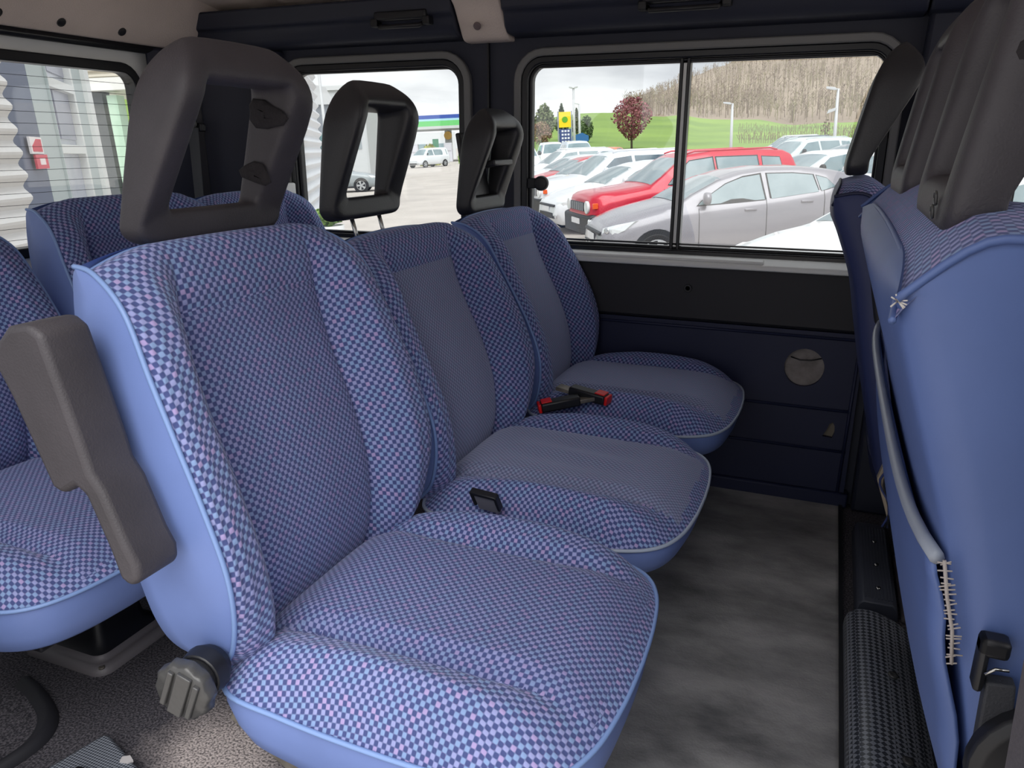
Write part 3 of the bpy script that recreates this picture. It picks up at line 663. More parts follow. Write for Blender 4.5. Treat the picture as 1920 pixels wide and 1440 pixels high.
# ---- belt parts on the middle row
def buckle(loc, rot, label):
    t = tag(empty('belt_buckle', loc), label, 'seat belt buckle', 'middle row belt buckles'); t.rotation_euler = rot; t.scale = (1.15, 1.25, 1.2)
    mb = MB(); mb.box(-.055, .028, -.014, .014, -.008, .012); mb.build('buckle_body', M['black'], t, bevel=.004)
    mb = MB(); mb.box(.0275, .034, -.0135, .0135, -.007, .011); mb.build('release_button', M['red'], t, bevel=.002)
    mb = MB(); mb.box(.004, .026, -.012, .012, .012, .0145); mb.build('button_top', M['red'], t, bevel=.001)
    mb = MB(); mb.box(-.085, -.05, -.012, .012, -.004, .004); mb.build('stalk', M['steel_dull'], t, bevel=.001)
    return t
buckle((-.560, 1.655, .402), (0, math.radians(10), math.radians(208)), 'buckle with red button lying left against the middle seat back')
buckle((-.475, 1.705, .418), (0, math.radians(6), math.radians(-8)), 'buckle with red button lying right against the far seat cushion')
t = tag(empty('belt_tongue', (-.505, 1.125, .405)), 'grey belt latch tucked between nearest and middle seat cushions', 'seat belt latch'); t.rotation_euler = (math.radians(28), 0, math.radians(-8)); t.scale = (.68, .8, .75)
mb = MB(); mb.box(-.032, .032, -.004, .004, -.045, .012); mb.build('webbing', mat('pale_grey_webbing', (116, 116, 126), .7, bump=.4, bscale=400), t, bevel=.001)
mb = MB(); mb.box(-.038, .038, -.008, .008, .010, .020); mb.box(-.040, -.032, -.008, .008, -.03, .018); mb.box(.032, .040, -.008, .008, -.03, .018); mb.build('latch_frame', M['black'], t, bevel=.002)

# ================================================================ FRONT SEATS
BP = [(.42, .30), (.345, .42), (.315, .52), (.295, .62), (.270, .72), (.245, .82), (.205, .895), (.160, .928), (.105, .936), (.052, .892)]
BC = [(.42, .30), (.36, .42), (.33, .52), (.305, .62), (.280, .72), (.255, .82), (.225, .905), (.165, .945), (.110, .950), (.066, .912)]
BR = [(.235, .22), (.215, .30), (.186, .40), (.160, .50), (.138, .60), (.113, .70), (.090, .77), (.070, .83), (.056, .875), (.052, .892)]
bench = tag(empty('front_bench_seat', (0, 1.085, 0)), 'blue vinyl backed front double bench seen from behind, worn stitching at its corner', 'seat')
BW = [.44, .452, .462, .465, .466, .466, .466, .465, .464, .463]
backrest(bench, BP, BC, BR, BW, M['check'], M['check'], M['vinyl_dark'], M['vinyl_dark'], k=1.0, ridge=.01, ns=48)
mb = MB(); nn = 25; vs = []; 
prof = [(.116, .682, .006), (.130, .62, .018), (.150, .53, .022), (.178, .43, .020), (.210, .33, .014), (.235, .24, .004)]
cc = catmull([(a-b, z, 0) for a, z, b in prof], 20)
for i, c in enumerate(cc):
    for j in range(nn):
        t = j/(nn-1)*2-1; y = .455*t; s = i/19
        sag = (.018*(1-t*t))*(1-s)**2
        bx = (1-abs(t)**6); rx = interp([(0, .114), (.2, .130), (.45, .156), (.7, .190), (1, .235)], s)
        vs.append((lerp(rx, c.x, bx)-.004, y, c.y-sag*.8-.0))
fs = [(i*nn+j, i*nn+j+1, (i+1)*nn+j+1, (i+1)*nn+j) for i in range(19) for j in range(nn-1)]
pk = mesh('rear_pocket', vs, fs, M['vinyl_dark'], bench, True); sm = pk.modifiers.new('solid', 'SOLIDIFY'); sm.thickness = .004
mb = MB(); mb.tube([Vector(v)+Vector((-.010*(1-(2*j/(nn-1)-1)**6), 0, .004)) for j, v in enumerate(vs[:nn])], .006, 8); mb.build('pocket_piping', mat('silver_grey_piping', (150, 158, 172), .4), pk, smooth=True)
# worn stitched seam at the near rear corner
mb = MB(); rng = random.Random(3)
for q in range(22):
    z = .600+q*.0042+rng.uniform(-.002, .002); x = interp([(.4, .175), (.6, .132), (.7, .113)], z)
    mb.tube([(x-.0035+rng.uniform(-.0015, .001), -.4655, z), (x+.0035+rng.uniform(-.002, .003), -.4672, z+rng.uniform(.001, .005))], .0007, 5)
mb.tube([(interp([(.4, .175), (.6, .132), (.7, .113)], z), -.466, z) for z in (.60, .63, .66, .69)], .0015, 6)
mb.build('worn_stitching', mat('frayed_cream_thread', (176, 168, 164), .9), bench, smooth=True)
mb = MB()
for q in range(9):
    a = rng.uniform(0, 6.28); mb.tube([(.054, -.462, .890), (.054+.006*math.cos(a), -.467, .890+.006*math.sin(a))], .0007, 4)
mb.build('frayed_thread', mat('frayed_white_thread', (205, 200, 196), .9), bench, smooth=True)
cushion_root = bench
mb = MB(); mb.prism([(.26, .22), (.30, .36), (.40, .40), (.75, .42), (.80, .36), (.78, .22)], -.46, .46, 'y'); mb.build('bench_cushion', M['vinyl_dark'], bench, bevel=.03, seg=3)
mb = MB(); mb.box(.26, .78, -.44, .44, .02, .215); mb.build('seat_base', M['black'], bench, bevel=.01)
for yc in (-.235, .235):
    h, T = headrest(bench, M['foam'], dx=.318, dz=.055, tilt=math.radians(-6), yc=yc, half=.125)
    # torn skin patch and stamped mark on the frame
    if yc < 0:
        mb = MB()
        for q in range(8): mb.lathe([(.001, -.004), (.013+.004*math.sin(q*2.3), -.003), (.010, .003), (.001, .004)], T @ Vector((-.168+.010*math.sin(q*1.3), -.1285+.003*abs(q-4)/4, .950+q*.015)), (-.1, -1, 0), 9)
        mb.build('torn_patch', M['foam_worn'], h, smooth=True)
        mb = MB(); mb.lathe([(.001, 0), (.005, .0), (.003, .004), (.001, .004)], T @ Vector((-.160, -.131, .985)), (-.1, -1, 0), 5); mb.build('bare_chip', bpy.data.materials['pale_chip_foam'] if 'pale_chip_foam' in bpy.data.materials else mat('pale_chip_foam', (170, 165, 160), .8), h)
        for zz in (.892, .9035):
            mb = MB(); mb.tube([T @ Vector((-.2335+(zz-.89)*.2, -.075+.0055*math.cos(k*math.pi/6), zz+.0055*math.sin(k*math.pi/6))) for k in range(13)], .0013, 5); mb.build('moulded_figure', M['knob'], h, smooth=True)
hook = MB(); hook.box(.145, .166, -.484, -.466, .622, .638); hook.box(.145, .153, -.484, -.466, .59, .638); hook.build('belt_hook', M['black'], bench, bevel=.004)
mb = MB(); mb.tube([(.151, -.4855, .610), (.157, -.4855, .616), (.166, -.4855, .617)], .0013, 6); mb.build('hook_wire', M['steel'], bench, smooth=True)
mb = MB(); mb.prism([(.154, .600), (.174, .602), (.178, .56), (.174, .52), (.156, .525)], -.482, -.468, 'y'); mb.build('belt_strap', M['webbing'], bench, bevel=.002)
mb = MB(); mb.lathe([(.001, 0), (.058, 0), (.066, .006), (.066, .02), (.001, .02)], (.215, -.500, .530), (0, 1, 0), 28); mb.build('recliner_cover', M['black'], bench, smooth=True, bevel=.002)

# driver seat beyond
DP, DC, DR = side_lists(-.02, .0)
drv = tag(empty('driver_seat', (.205, 1.90, 0)), 'dark navy backed driver seat by the door pillar with an upright armrest', 'seat')
drv.rotation_euler = (0, 0, 0)
DP = [(.08, .30), (.075, .37), (.06, .45), (.04, .53), (.02, .61), (-.005, .69), (-.035, .77), (-.08, .85), (-.14, .905), (-.20, .900)]
DC = [(.08, .30), (.08, .38), (.07, .46), (.05, .54), (.03, .62), (.005, .70), (-.02, .78), (-.06, .87), (-.13, .930), (-.19, .925)]
DR = [(.0, .25), (-.035, .29), (-.06, .38), (-.08, .46), (-.10, .54), (-.12, .63), (-.143, .734), (-.175, .82), (-.198, .87), (-.20, .90)]
backrest(drv, DP, DC, DR, WL, M['check'], M['check_fine'], mat('navy_vinyl', (44, 54, 98), .55, bump=.15, bscale=600, bdist=.0006), M['navy_panel'], k=.92)
cushion(drv, M['check'], M['check_fine'], M['navy_panel'], M['navy_panel'])
headrest(drv, M['foam_black'], dx=.045, dz=.065, tilt=math.radians(-3), half=.11)
mb = MB(); mb.prism([(-.135, .880), (-.105, .885), (-.080, .860), (-.050, .70), (-.045, .655), (-.06, .640), (-.085, .645), (-.10, .67), (-.128, .80)], -.285, -.243, 'y'); mb.build('armrest', M['foam_black'], drv, bevel=.008, seg=3)
mb = MB(); mb.box(.12, .45, -.2, .2, .012, .27); mb.build('seat_base', M['black'], drv, bevel=.01)

# wiring and catch plate beside the driver seat
t = tag(empty('seat_catch', (.160, 1.60, .33)), 'bare metal catch plate with loose black wires beside the front seats', 'bracket')
mb = MB(); mb.prism([(-.012, .03), (.004, .10), (.020, .06), (.030, -.05), (.020, -.06), (.006, -.02)], -.02, .0, 'y'); mb.build('plate', mat('cream_metal', (170, 156, 136), .5), t, bevel=.002)
for q in range(4):
    mb = MB(); pts = catmull([(-.01+.006*q, -.02, .11), (.01+.004*q, -.04, .08), (-.008+.008*q, -.03, .03), (.018, -.035, -.02-.01*q), (.01+.005*q, -.02, -.07)], 18); mb.tube(pts, .0022, 6); mb.build('wire', M['black'] if q % 2 else mat('blue_wire_%d' % q, (52, 66, 120), .5), t, smooth=True)

# ================================================================ FLOOR HARDWARE
# textured cover over the heater duct, by the step
def arc_cover(x0, x1, h, n=12, tail=.0):
    pr2 = [(x0, 0)]+[(lerp(x0, x1, (1-math.cos(math.pi*.62*k/n))/(1-math.cos(math.pi*.62))), h*math.sin(math.pi*(.12+.80*k/n))) for k in range(n+1)]+[(x1+tail, 0)]
    return pr2
cv1 = tag(empty('duct_cover', (0, 0, 0)), 'curved black diamond-textured duct cover at the near end of the aisle', 'floor cover')
mb = MB(); mb.prism(arc_cover(.126, .270, .062), .45, 1.590, 'y'); mb.build('cover_shell', M['cover'], cv1, smooth=True, bevel=.006, seg=3)
for (x, y, z) in ((.205, 1.375, .0605), (.214, 1.155, .060), (.214, .93, .060)):
    mb = MB(); mb.lathe([(.009, 0), (.009, .003), (.004, .004), (.001, .002)], (x, y, z), (.15, 0, 1), 14); mb.build('screw', M['knob'], cv1, smooth=True)
for y in (1.545, 1.315):
    mb = MB(); mb.lathe([(.012, -.01), (.010, .002), (.0, .004)], (.133, y, .026), (-1, 0, .3), 12); mb.build('screw_recess', M['steel_dull'], cv1, smooth=True)
M['duct_grey'] = mat('ribbed_charcoal_plastic', (74, 78, 90), .4, bump=.2, bscale=200)
cv2 = tag(empty('duct_cover', (0, 0, 0)), 'flat ribbed black duct cover with three screws, beyond the curved one', 'floor cover')
mb = MB(); mb.prism([(.150, 0), (.155, .030), (.165, .040), (.225, .040), (.235, .030), (.24, 0)], 1.66, 2.06, 'y'); mb.build('cover_shell', M['duct_grey'], cv2, bevel=.004)
for k in range(9):
    mb = MB(); x = .168+k*.0068; mb.box(x, x+.003, 1.675, 2.03, .0395, .0415); mb.build('rib', M['duct_grey'], cv2)
for y in (1.72, 1.83, 1.95):
    mb = MB(); mb.lathe([(.006, 0), (.006, .004), (.002, .005)], (.197, y, .0405), (0, 0, 1), 12); mb.build('screw', M['steel'], cv2, smooth=True)
mb = MB(); mb.prism([(.245, 0), (.25, .028), (.30, .028), (.305, 0)], 1.66, 1.95, 'y'); mb.build('side_flange', M['plastic_grey'], cv2, bevel=.004)
mb = MB(); mb.lathe([(.009, 0), (.009, .004), (.004, .006)], (.275, 1.70, .028), (0, 0, 1), 12); mb.build('screw', M['steel'], cv2, smooth=True)
# moulded base round the rear seat leg
bs = tag(empty('leg_cover', (-1.33, .97, 0)), 'black moulded boot around the rear seat leg on the carpet', 'leg cover')
o1 = rrect(-.115, .115, -.10, .10, .03, 5); lay = [(1.0, .0), (1.0, .010), (.88, .018), (.82, .016), (.80, .030), (.62, .045), (.50, .12), (.46, .22), (.42, .28)]
vs = []; n = len(o1)
for s, z in lay: vs += [(x*s, y*s, z) for x, y in o1]
fs = [(r*n+i, r*n+(i+1) % n, (r+1)*n+(i+1) % n, (r+1)*n+i) for r in range(len(lay)-1) for i in range(n)]+[tuple(range((len(lay)-1)*n, len(lay)*n))]
mesh('boot', vs[4*n:], [tuple(i-4*n for i in f) for f in fs if min(f) >= 4*n], M['black'], bs, True)
mesh('flange', vs[:5*n], [f for f in fs if max(f) < 5*n], M['plastic_grey'], bs, True)
for (x, y) in ((-.10, -.085), (.10, -.085), (.10, .085)):
    mb = MB(); mb.lathe([(.006, 0), (.006, .003), (.002, .003)], (x, y, .013), (0, 0, 1), 12); mb.build('screw', M['steel_dull'], bs, smooth=True)
# rubber step cover and curved moulding at the bottom left
st = tag(empty('step_cover', (0, 0, 0)), 'black textured step cover at the bottom left, with a pale chip', 'floor cover')
mb = MB(); mb.prism([(-1.12, .50), (-.78, .50), (-.80, .66), (-1.045, .745), (-1.06, .745)], .0, .03, 'z'); mb.build('tread', M['tread'], st, bevel=.006)
mb = MB(); mb.prism([(-1.08, .50), (-.86, .50), (-.93, .645), (-1.02, .67)], .028, .05, 'z'); mb.build('raised_pad', M['black'], st, bevel=.012, seg=3)
mb = MB(); mb.prism([(-.985, .715), (-.975, .722), (-.962, .716), (-.965, .708), (-.98, .705)], .028, .032, 'z'); mb.build('pale_chip', mat('pale_chip', (190, 186, 186), .7), st)
wl = tag(empty('wheel_arch_cover', (0, 0, 0)), 'round-edged charcoal moulding on the carpet at the far lower left', 'floor cover')
pts = catmull([(-1.34, .82), (-1.27, .80), (-1.20, .765), (-1.165, .715), (-1.165, .65), (-1.19, .55)], 24)
vs = []; n = len(pts)
for hgt, inset in ((0, 0), (.012, .004), (.017, .014), (.017, .020), (.008, .030), (.008, .034), (.008, .20)):
    for i, p in enumerate(pts):
        c = Vector((-1.40, .55, 0)); d = (c-Vector((p.x, p.y, 0))).normalized(); vs.append((p.x+d.x*inset, p.y+d.y*inset, hgt+.001))
fs = [(r*n+i, r*n+i+1, (r+1)*n+i+1, (r+1)*n+i) for r in range(6) for i in range(n-1)]
mesh('moulding', vs[:6*n], fs[:5*(n-1)], M['char_panel'], wl, True)
mesh('carpet_inset', vs[5*n:], [tuple(i-5*n for i in f) for f in fs[5*(n-1):]], M['carpet'], wl, True)
# belt and anchor at the rear corner
t = tag(empty('seat_belt', (-1.93, 2.05, 1.05)), 'dark seat belt hanging from a guide on the rear corner pillar', 'seat belt')
mb = MB(); mb.box(-.03, .03, -.012, .012, -.012, .014); mb.build('belt_guide', M['black'], t, bevel=.005)
mb = MB(); mb.lathe([(.013, 0), (.013, .014), (.006, .018)], (.005, -.014, .012), (.4, -1, 0), 12); mb.build('anchor_bolt', M['knob'], t, smooth=True)
mb = MB(); mb.add([(-.022, -.012, 0), (.022, -.014, 0), (.026, -.03, -.25), (-.010, -.03, -.25), (.04, -.06, -.55), (.0, -.06, -.55), (-.022, -.015, 0), (.022, -.017, 0), (.026, -.033, -.25), (-.010, -.033, -.25), (.04, -.063, -.55), (.0, -.063, -.55)], [(0, 1, 2, 3), (3, 2, 4, 5), (6, 7, 8, 9), (9, 8, 10, 11), (0, 3, 9, 6), (3, 5, 11, 9), (1, 2, 8, 7), (2, 4, 10, 8)]); mb.build('belt_webbing', M['webbing'], t)
# near door pillar post beside the camera, lower right corner of the view
mb = MB(); mb.prism([(.118, .36), (.30, .36), (.30, 1.48), (.165, 1.48), (.116, 1.0), (.100, .80)], .27, .36, 'y')
structure(mb.build('trim_13', mat('grey_brown_pillar', (84, 80, 82), .6, bump=.3, bscale=300), bevel=.012), 'blurred grey door pillar edge at the lower right')
#OUTDOOR_BEGIN
# ================================================================ OUTDOORS (level frame, tilted a little against the van)
HC = 1.95; ROLL = math.radians(-2.6)
hax = Vector((-math.sin(HEAD), math.cos(HEAD), 0))
OUT = Matrix.Translation((0, 0, 1.0)) @ Matrix.Rotation(ROLL, 4, hax) @ Matrix.Translation((0, 0, -HC))
def bear(u): return math.atan((u-960)/1510.0)-HEAD
def og(u, d, z=0.0): b = bear(u); return Vector((d*math.sin(b), d*math.cos(b), z))
def dz_(e, d, u):
    K = e*math.cos(PITCH)/FPX; return K*d*math.cos(bear(u)+HEAD)*math.cos(PITCH)/(1+K*math.sin(PITCH))
def zat(u, v, d): return HC+dz_(275-.0457*(u-960)-v, d, u)
def settle(o, loc=(0, 0, 0), rz=0.0):
    o.matrix_world = OUT @ Matrix.Translation(loc) @ Matrix.Rotation(rz, 4, 'Z'); return o
def omesh(mb, name, m, loc=(0, 0, 0), rz=0.0, label=None, cat=None, group=None, kind=None, **kw):
    o = mb.build(name, m, None, **kw); settle(o, loc, rz); return tag(o, label, cat, group, kind)

M['asphalt'] = mat('pale_asphalt', (186, 179, 172), .85, var=.08, vscale=.6, bump=.3, bscale=30)
M['grass'] = mat('spring_grass', (116, 144, 74), .95, rgb2=(138, 166, 80), vscale=.05)
M['woodland'] = mat('bare_woodland_floor', (144, 129, 113), .98, rgb2=(164, 149, 130), vscale=.04)
mb = MB()
pts = []
ring_ = [(900*math.cos(2*math.pi*k/48), 900*math.sin(2*math.pi*k/48)) for k in range(48)]
mb.add([(x, y, 0) for x, y in ring_]+[(x, y, -.3) for x, y in ring_], [tuple(range(48)), tuple(range(48, 96))]+[(k, (k+1) % 48, 48+(k+1) % 48, 48+k) for k in range(48)])
o = omesh(mb, 'ground', M['asphalt']); structure(o, 'pale asphalt of the car park outside')
# terrain
gk = [(300, 4), (700, 6), (900, 18), (985, 34), (1040, 44), (1100, 51), (1180, 47), (1260, 40), (1330, 28), (1400, 22), (1500, 13), (1600, 12), (1750, 10), (2100, 10)]
wk_ = [(300, 2), (900, 10), (1090, 44), (1150, 42), (1180, 56), (1200, 66), (1240, 82), (1290, 104), (1340, 124), (1400, 142), (1500, 160), (1640, 178), (1800, 190), (2100, 200)]
def terr(u, d):
    g = interp(gk, u); w2 = interp(wk_, u)
    n = .6*math.sin(u*.021+d*.05)+.4*math.sin(u*.05-d*.03)
    if d <= 52: return 0
    if d <= 210:
        f = (d-52)/158; base = lerp(-HC*1583/52, g, min(1, f)**.55)
        return HC+dz_(base, d, u)+n*f*.5
    f = min(1, (d-210)/210); return HC+dz_(lerp(g-1, w2*1.05, f**.9), d, u)+n*1.5*f
us = list(range(936, 2110, 22)); ds = [50, 52, 58, 66, 76, 90, 105, 125, 150, 180, 209]
vs = [og(u, d, terr(u, d)+(.02 if d > 51 else -.05)) for d in ds for u in us]; n = len(us)
fs = [(a*n+i, a*n+i+1, (a+1)*n+i+1, (a+1)*n+i) for a in range(len(ds)-1) for i in range(n-1)]
mb = MB(); mb.add(vs, fs); o = omesh(mb, 'meadow', M['grass'], smooth=True); structure(o, 'bright green meadow rising behind the car park')
ds = [209, 225, 245, 270, 300, 330, 360, 390, 420, 440]; us2 = [u for u in us if u > 1080]; n = len(us2)
vs = [og(u, d, terr(u, min(d, 420))*(1 if d < 430 else .7)) for d in ds for u in us2]
fs = [(a*n+i, a*n+i+1, (a+1)*n+i+1, (a+1)*n+i) for a in range(len(ds)-1) for i in range(n-1)]
mb = MB(); mb.add(vs, fs); o = omesh(mb, 'hillside', M['woodland'], smooth=True); structure(o, 'brown wooded hillside behind the meadow')
# bare trees of the wood, too many and far to count
rng = random.Random(11); mbs = [MB(), MB(), MB()]
def bare_tree(mb, base, h, rng, br=7, w=.16):
    a = rng.uniform(0, 3.14); dx, dy = math.cos(a)*w, math.sin(a)*w; x, y, z = base
    mb.add([(x-dx, y-dy, z-1), (x+dx, y+dy, z-1), (x+rng.uniform(-.4, .4), y, z+h)], [(0, 1, 2)])
    for k in range(br):
        hz = h*rng.uniform(.35, .9); b = rng.uniform(0, 6.28); L = h*rng.uniform(.15, .32)*(1.2-hz/h); c = Vector((x, y, z+hz)); e = c+Vector((math.cos(b)*L, math.sin(b)*L, L*rng.uniform(.7, 1.3)))
        wv = Vector((0, 0, w*.9)) if k % 2 else Vector((w*.6, w*.6, 0)); mb.add([c-wv, c+wv, e], [(0, 1, 2)])
for k in range(4200):
    u = rng.uniform(1110, 1960); f = rng.random()**1.1; d = 212+f*205
    if interp(wk_, u) < interp(gk, u)+6: continue
    p = og(u, d, terr(u, d)); bare_tree(mbs[k % 3], p, rng.uniform(3.5, 6.5)*(1 if d < 380 else .8), rng, w=.13 if k % 3 else .17, br=6)
wd = MB()
for q in range(3): wd.add(mbs[q].v, mbs[q].f, q)
omesh(wd, 'bare_woodland', None, label='grey-brown bare trees covering the hillside', cat='trees', kind='stuff', mats=[mat('bare_trees_%d' % q, c, .95) for q, c in enumerate(((136, 121, 106), (158, 144, 126), (146, 138, 108)))])
# foliage trees
def foliage(mb, c, rx, rz, n, size, rng, shape='round'):
    for _ in range(n):
        while True:
            x, y, z = (rng.uniform(-1, 1) for _ in range(3))
            if x*x+y*y+z*z <= 1: break
        if shape == 'egg': k = 1-.45*max(0, z)-.1; x *= k*1.1; y *= k*1.1
        if shape == 'vase': k = .45+.62*min(1, (z+1)/1.1)*(1-.25*max(0, z)); x *= k; y *= k
        if shape == 'cone': k = (1-z)/1.7; x *= k; y *= k
        p = Vector(c)+Vector((x*rx, y*rx, z*rz)); a = Vector((rng.gauss(0, 1), rng.gauss(0, 1), rng.gauss(0, 1))).normalized(); b = a.orthogonal().normalized()*size*rng.uniform(.6, 1.3); d = a.cross(b).normalized()*size*rng.uniform(.6, 1.2)
        mb.add([p-b, p+d, p+b, p-d], [(0, 1, 2, 3)])
def tree(u, d, v0, vtop, wpx, name, label, rgb, rgb2, n=900, shape='round', trunk=(92, 80, 72), zb=None, size=.14, group=None, cat='tree', clear=.16):
    base = terr(u, d) if zb is None else zb; ztop = zat(u, vtop, d); h = max(.5, ztop-base); w = wpx*d/1510/2
    root = empty(name); settle(root, og(u, d, base)); tag(root, label, cat, group)
    mb = MB(); foliage(mb, (0, 0, h*(clear+1)/2), w, h*(1-clear)/2, n, size*d/80, rng, shape); c = mb.build('crown', mat(name+'_leaf_%d' % u, rgb, .9, rgb2=rgb2, vscale=2.0), root); c['kind'] = 'stuff'
    mb = MB(); mb.tube([(0, 0, -.5), (0, 0, h*.3), (0, 0, h*.75)], [.02*h+.03, .016*h+.03, .01], 6); mb.build('trunk', mat(name+'_bark_%d' % u, trunk, .9), root, smooth=True)
    return root
tree(1184, 78, 285, 186, 74, 'plum_tree', 'purple-leaved plum tree in front of the meadow', (128, 72, 84), (160, 104, 106), n=1500, shape='vase', size=.13)
G = 'trees left of the meadow'
tree(1022, 105, 272, 200, 44, 'conifer', 'tall dull green tree left of the yellow sign', (106, 120, 84), (134, 140, 104), n=1100, shape='egg', group=G, size=.16)
tree(1016, 90, 272, 232, 40, 'blossoming_tree', 'pinkish budding tree under the tall green one', (160, 118, 112), (140, 130, 96), n=600, group=G, size=.13)
tree(1054, 115, 272, 199, 30, 'conifer', 'dark pointed conifer right behind the yellow sign', (86, 100, 82), (110, 120, 96), n=900, shape='cone', group=G, size=.15)
tree(1082, 110, 272, 208, 26, 'conifer', 'slim grey-green conifer behind the tall lamp post', (112, 122, 96), (128, 130, 110), n=600, shape='cone', group=G, size=.15)
tree(1100, 95, 272, 222, 24, 'garden_tree', 'small dark green tree at the left edge of the meadow', (84, 108, 66), (110, 130, 84), n=600, group=G, size=.14, clear=.05)
tree(992, 100, 272, 208, 26, 'garden_tree', 'grey-green tree at the left edge of the sliding window', (108, 118, 100), (132, 138, 112), n=600, group=G)
tree(1545, 70, 275, 225, 16, 'sapling', 'bare sapling left of the tall right lamp post', (140, 120, 100), (120, 106, 90), n=90, group=None, size=.10)
# vineyard posts
mb = MB()
for r in range(5):
    for k in range(60):
        u = 1385+k*4.2+rng.uniform(-1.5, 1.5); d = 95+r*17; p = og(u, d, terr(u, d)); hh = rng.uniform(.5, 1.1); mb.box(p.x-.03, p.x+.03, p.y-.03, p.y+.03, p.z, p.z+hh)
        if k % 2 == 0: mb.tube([(p.x, p.y, p.z+.3), (p.x+rng.uniform(-.5, .5), p.y+.2, p.z+hh)], .03, 3)
omesh(mb, 'vineyard_posts', mat('vine_posts', (138, 124, 104), .9), label='rows of small vine posts across the meadow', cat='vineyard', kind='stuff')

# lamp posts
def lamp(u, d, vtop, arm, label, dbl=False, cam_=None):
    root = empty('lamp_post'); settle(root, og(u, d, 0)); tag(root, label, 'lamp post', 'car park lamp posts'); h = zat(u, vtop, d)
    mb = MB(); mb.tube([(0, 0, 0), (0, 0, h)], [.085*d/50+.02, .05*d/50+.015], 8); mb.build('pole', M['lamp'], root, smooth=True)
    b = bear(u); L = arm*d/1510
    for s in ((-1, 1) if dbl else (-1,)):
        mb = MB(); mb.prism([(0, h-.03), (s*L*.3, h+.06), (s*L, h+.10), (s*L, h+.02), (s*L*.3, h-.05)], -.12, .12, 'y'); a = mb.build('lamp_head', M['lamp'], root, bevel=.01); a.rotation_euler = (0, 0, -b)
    if cam_:
        mb = MB(); z = zat(u, cam_, d); mb.prism([(-.35, z-.08), (-.05, z+.02), (-.0, z+.14), (-.3, z+.06)], -.1, .1, 'y'); mb.build('camera_box', M['lamp'], root, bevel=.01)
M['lamp'] = mat('galvanised_grey', (196, 198, 200), .5)
lamp(1077, 62, 170, 8, 'tall lamp post with a small double head beside the yellow sign', dbl=True)
lamp(1087, 90, 200, 9, 'thinner lamp post just right of the tallest one by the sign')
lamp(1370, 46, 200, 16, 'short lamp post above the red car roof')
lamp(1563, 34, 173, 19, 'tall lamp post at the right of the sliding window', cam_=215)
lamp(613, 28, 112, 5, 'lamp post with a round head over the grey building', dbl=True)
# fuel price sign
root = empty('price_sign'); settle(root, og(1060, 58, 0), -bear(1060)); tag(root, 'fuel price totem with yellow top and blue price panel', 'sign')
w_ = 11*58/1510; z0 = zat(1060, 274, 58); z1 = zat(1060, 244, 58); z2 = zat(1060, 215, 58)
mb = MB(); mb.box(-w_*1.25, -w_*1.05, -.08, .10, 0, z2+.05); mb.box(w_*1.05, w_*1.22, -.08, .1, 0, z2+.05); mb.build('frame', mat('sign_grey', (150, 155, 165), .5), root)
mb = MB(); mb.box(-w_, w_, -.1, .1, z1, z2); mb.build('top_panel', mat('sign_yellow', (248, 214, 20), .5), root)
mb = MB(); mb.box(-w_, w_, -.1, .1, z0-.4, z1-.12); mb.build('price_panel', mat('sign_blue', (60, 78, 130), .5), root)
mb = MB(); mb.lathe([(.001, 0), (w_*.5, 0), (w_*.5, .02), (.001, .02)], (0, -.10, (z1+z2)/2), (0, -1, 0), 12); mb.build('emblem', mat('sign_green', (96, 170, 40), .5), root)
for k in range(4):
    for j in range(3):
        mb = MB(); z = z1-.32-k*.24; x = -w_*.6+j*w_*.5; mb.box(x, x+w_*.34, -.115, -.1, z, z+.13); mb.build('price_digit', mat('sign_white', (225, 228, 238), .5) if (k, j) == (0, 0) else bpy.data.materials['sign_white'], root)
mb = MB(); mb.box(-.6, .6, -.3, .3, 0, zat(1083, 258, 60)); mb.build('x', M['lamp']) if False else None
root = empty('blue_kiosk'); settle(root, og(1086, 64.5, 0), -bear(1084)); tag(root, 'small blue kiosk roof beside the price sign', 'kiosk')
mb = MB(); mb.prism([(-.75, 1.9), (.75, 1.9), (.75, 2.3), (.25, 2.55), (-.5, 2.35)], -.5, .5, 'y'); mb.build('roof', mat('kiosk_blue', (50, 108, 170), .5), root)
mb = MB(); mb.box(-.6, .6, -.4, .4, 0, 1.9); mb.build('wall', M['lamp'], root)
# fuel station canopy
root = empty('station_canopy'); cu, cdist, kk = 850, 68, 1.62; settle(root, og(cu, cdist*kk, 0), -bear(cu)-math.radians(4)); root.matrix_world = root.matrix_world @ Matrix.Scale(kk, 4); tag(root, 'fuel station canopy striped blue, white and green', 'canopy')
x0 = -(850-690)*cdist/1510; x1 = (990-850)*cdist/1510; zt = zat(cu, 219, cdist*kk)/kk
for nme, a, b, c in (('blue_band', .0, .26, (54, 84, 168)), ('pale_band', .26, .40, (170, 214, 228)), ('green_band', .40, .76, (110, 200, 118)), ('soffit', .76, .95, (196, 200, 200))):
    mb = MB(); mb.box(x0, x1, -.2, 9, zt-b*1.15, zt-a*1.15); mb.build(nme, mat('canopy_'+nme, c, .5), root)
for x in (x0+2.5, -.5, x1-3):
    mb = MB(); mb.box(x-.28, x+.28, 1.5, 2.1, 0, zt-1.05); mb.build('column', mat('canopy_column_%d' % int(x*10+500), (186, 188, 190), .5), root)
for x in (-3.4, -.5, 2.2):
    mb = MB(); mb.box(x-.35, x+.35, .5, 1.1, 0, 1.55); mb.box(x-.28, x+.28, .45, .5, .9, 1.4); mb.build('fuel_pump', mat('pump_%d' % int(x*10+500), (214, 214, 222), .4), root, bevel=.03)
mb = MB(); mb.lathe([(.001, 0), (.34, 0), (.34, .1), (.001, .1)], (-.5, 1.4, 2.15), (0, -1, 0), 20); mb.build('round_sign', mat('ochre_sign', (206, 164, 84), .5), root)
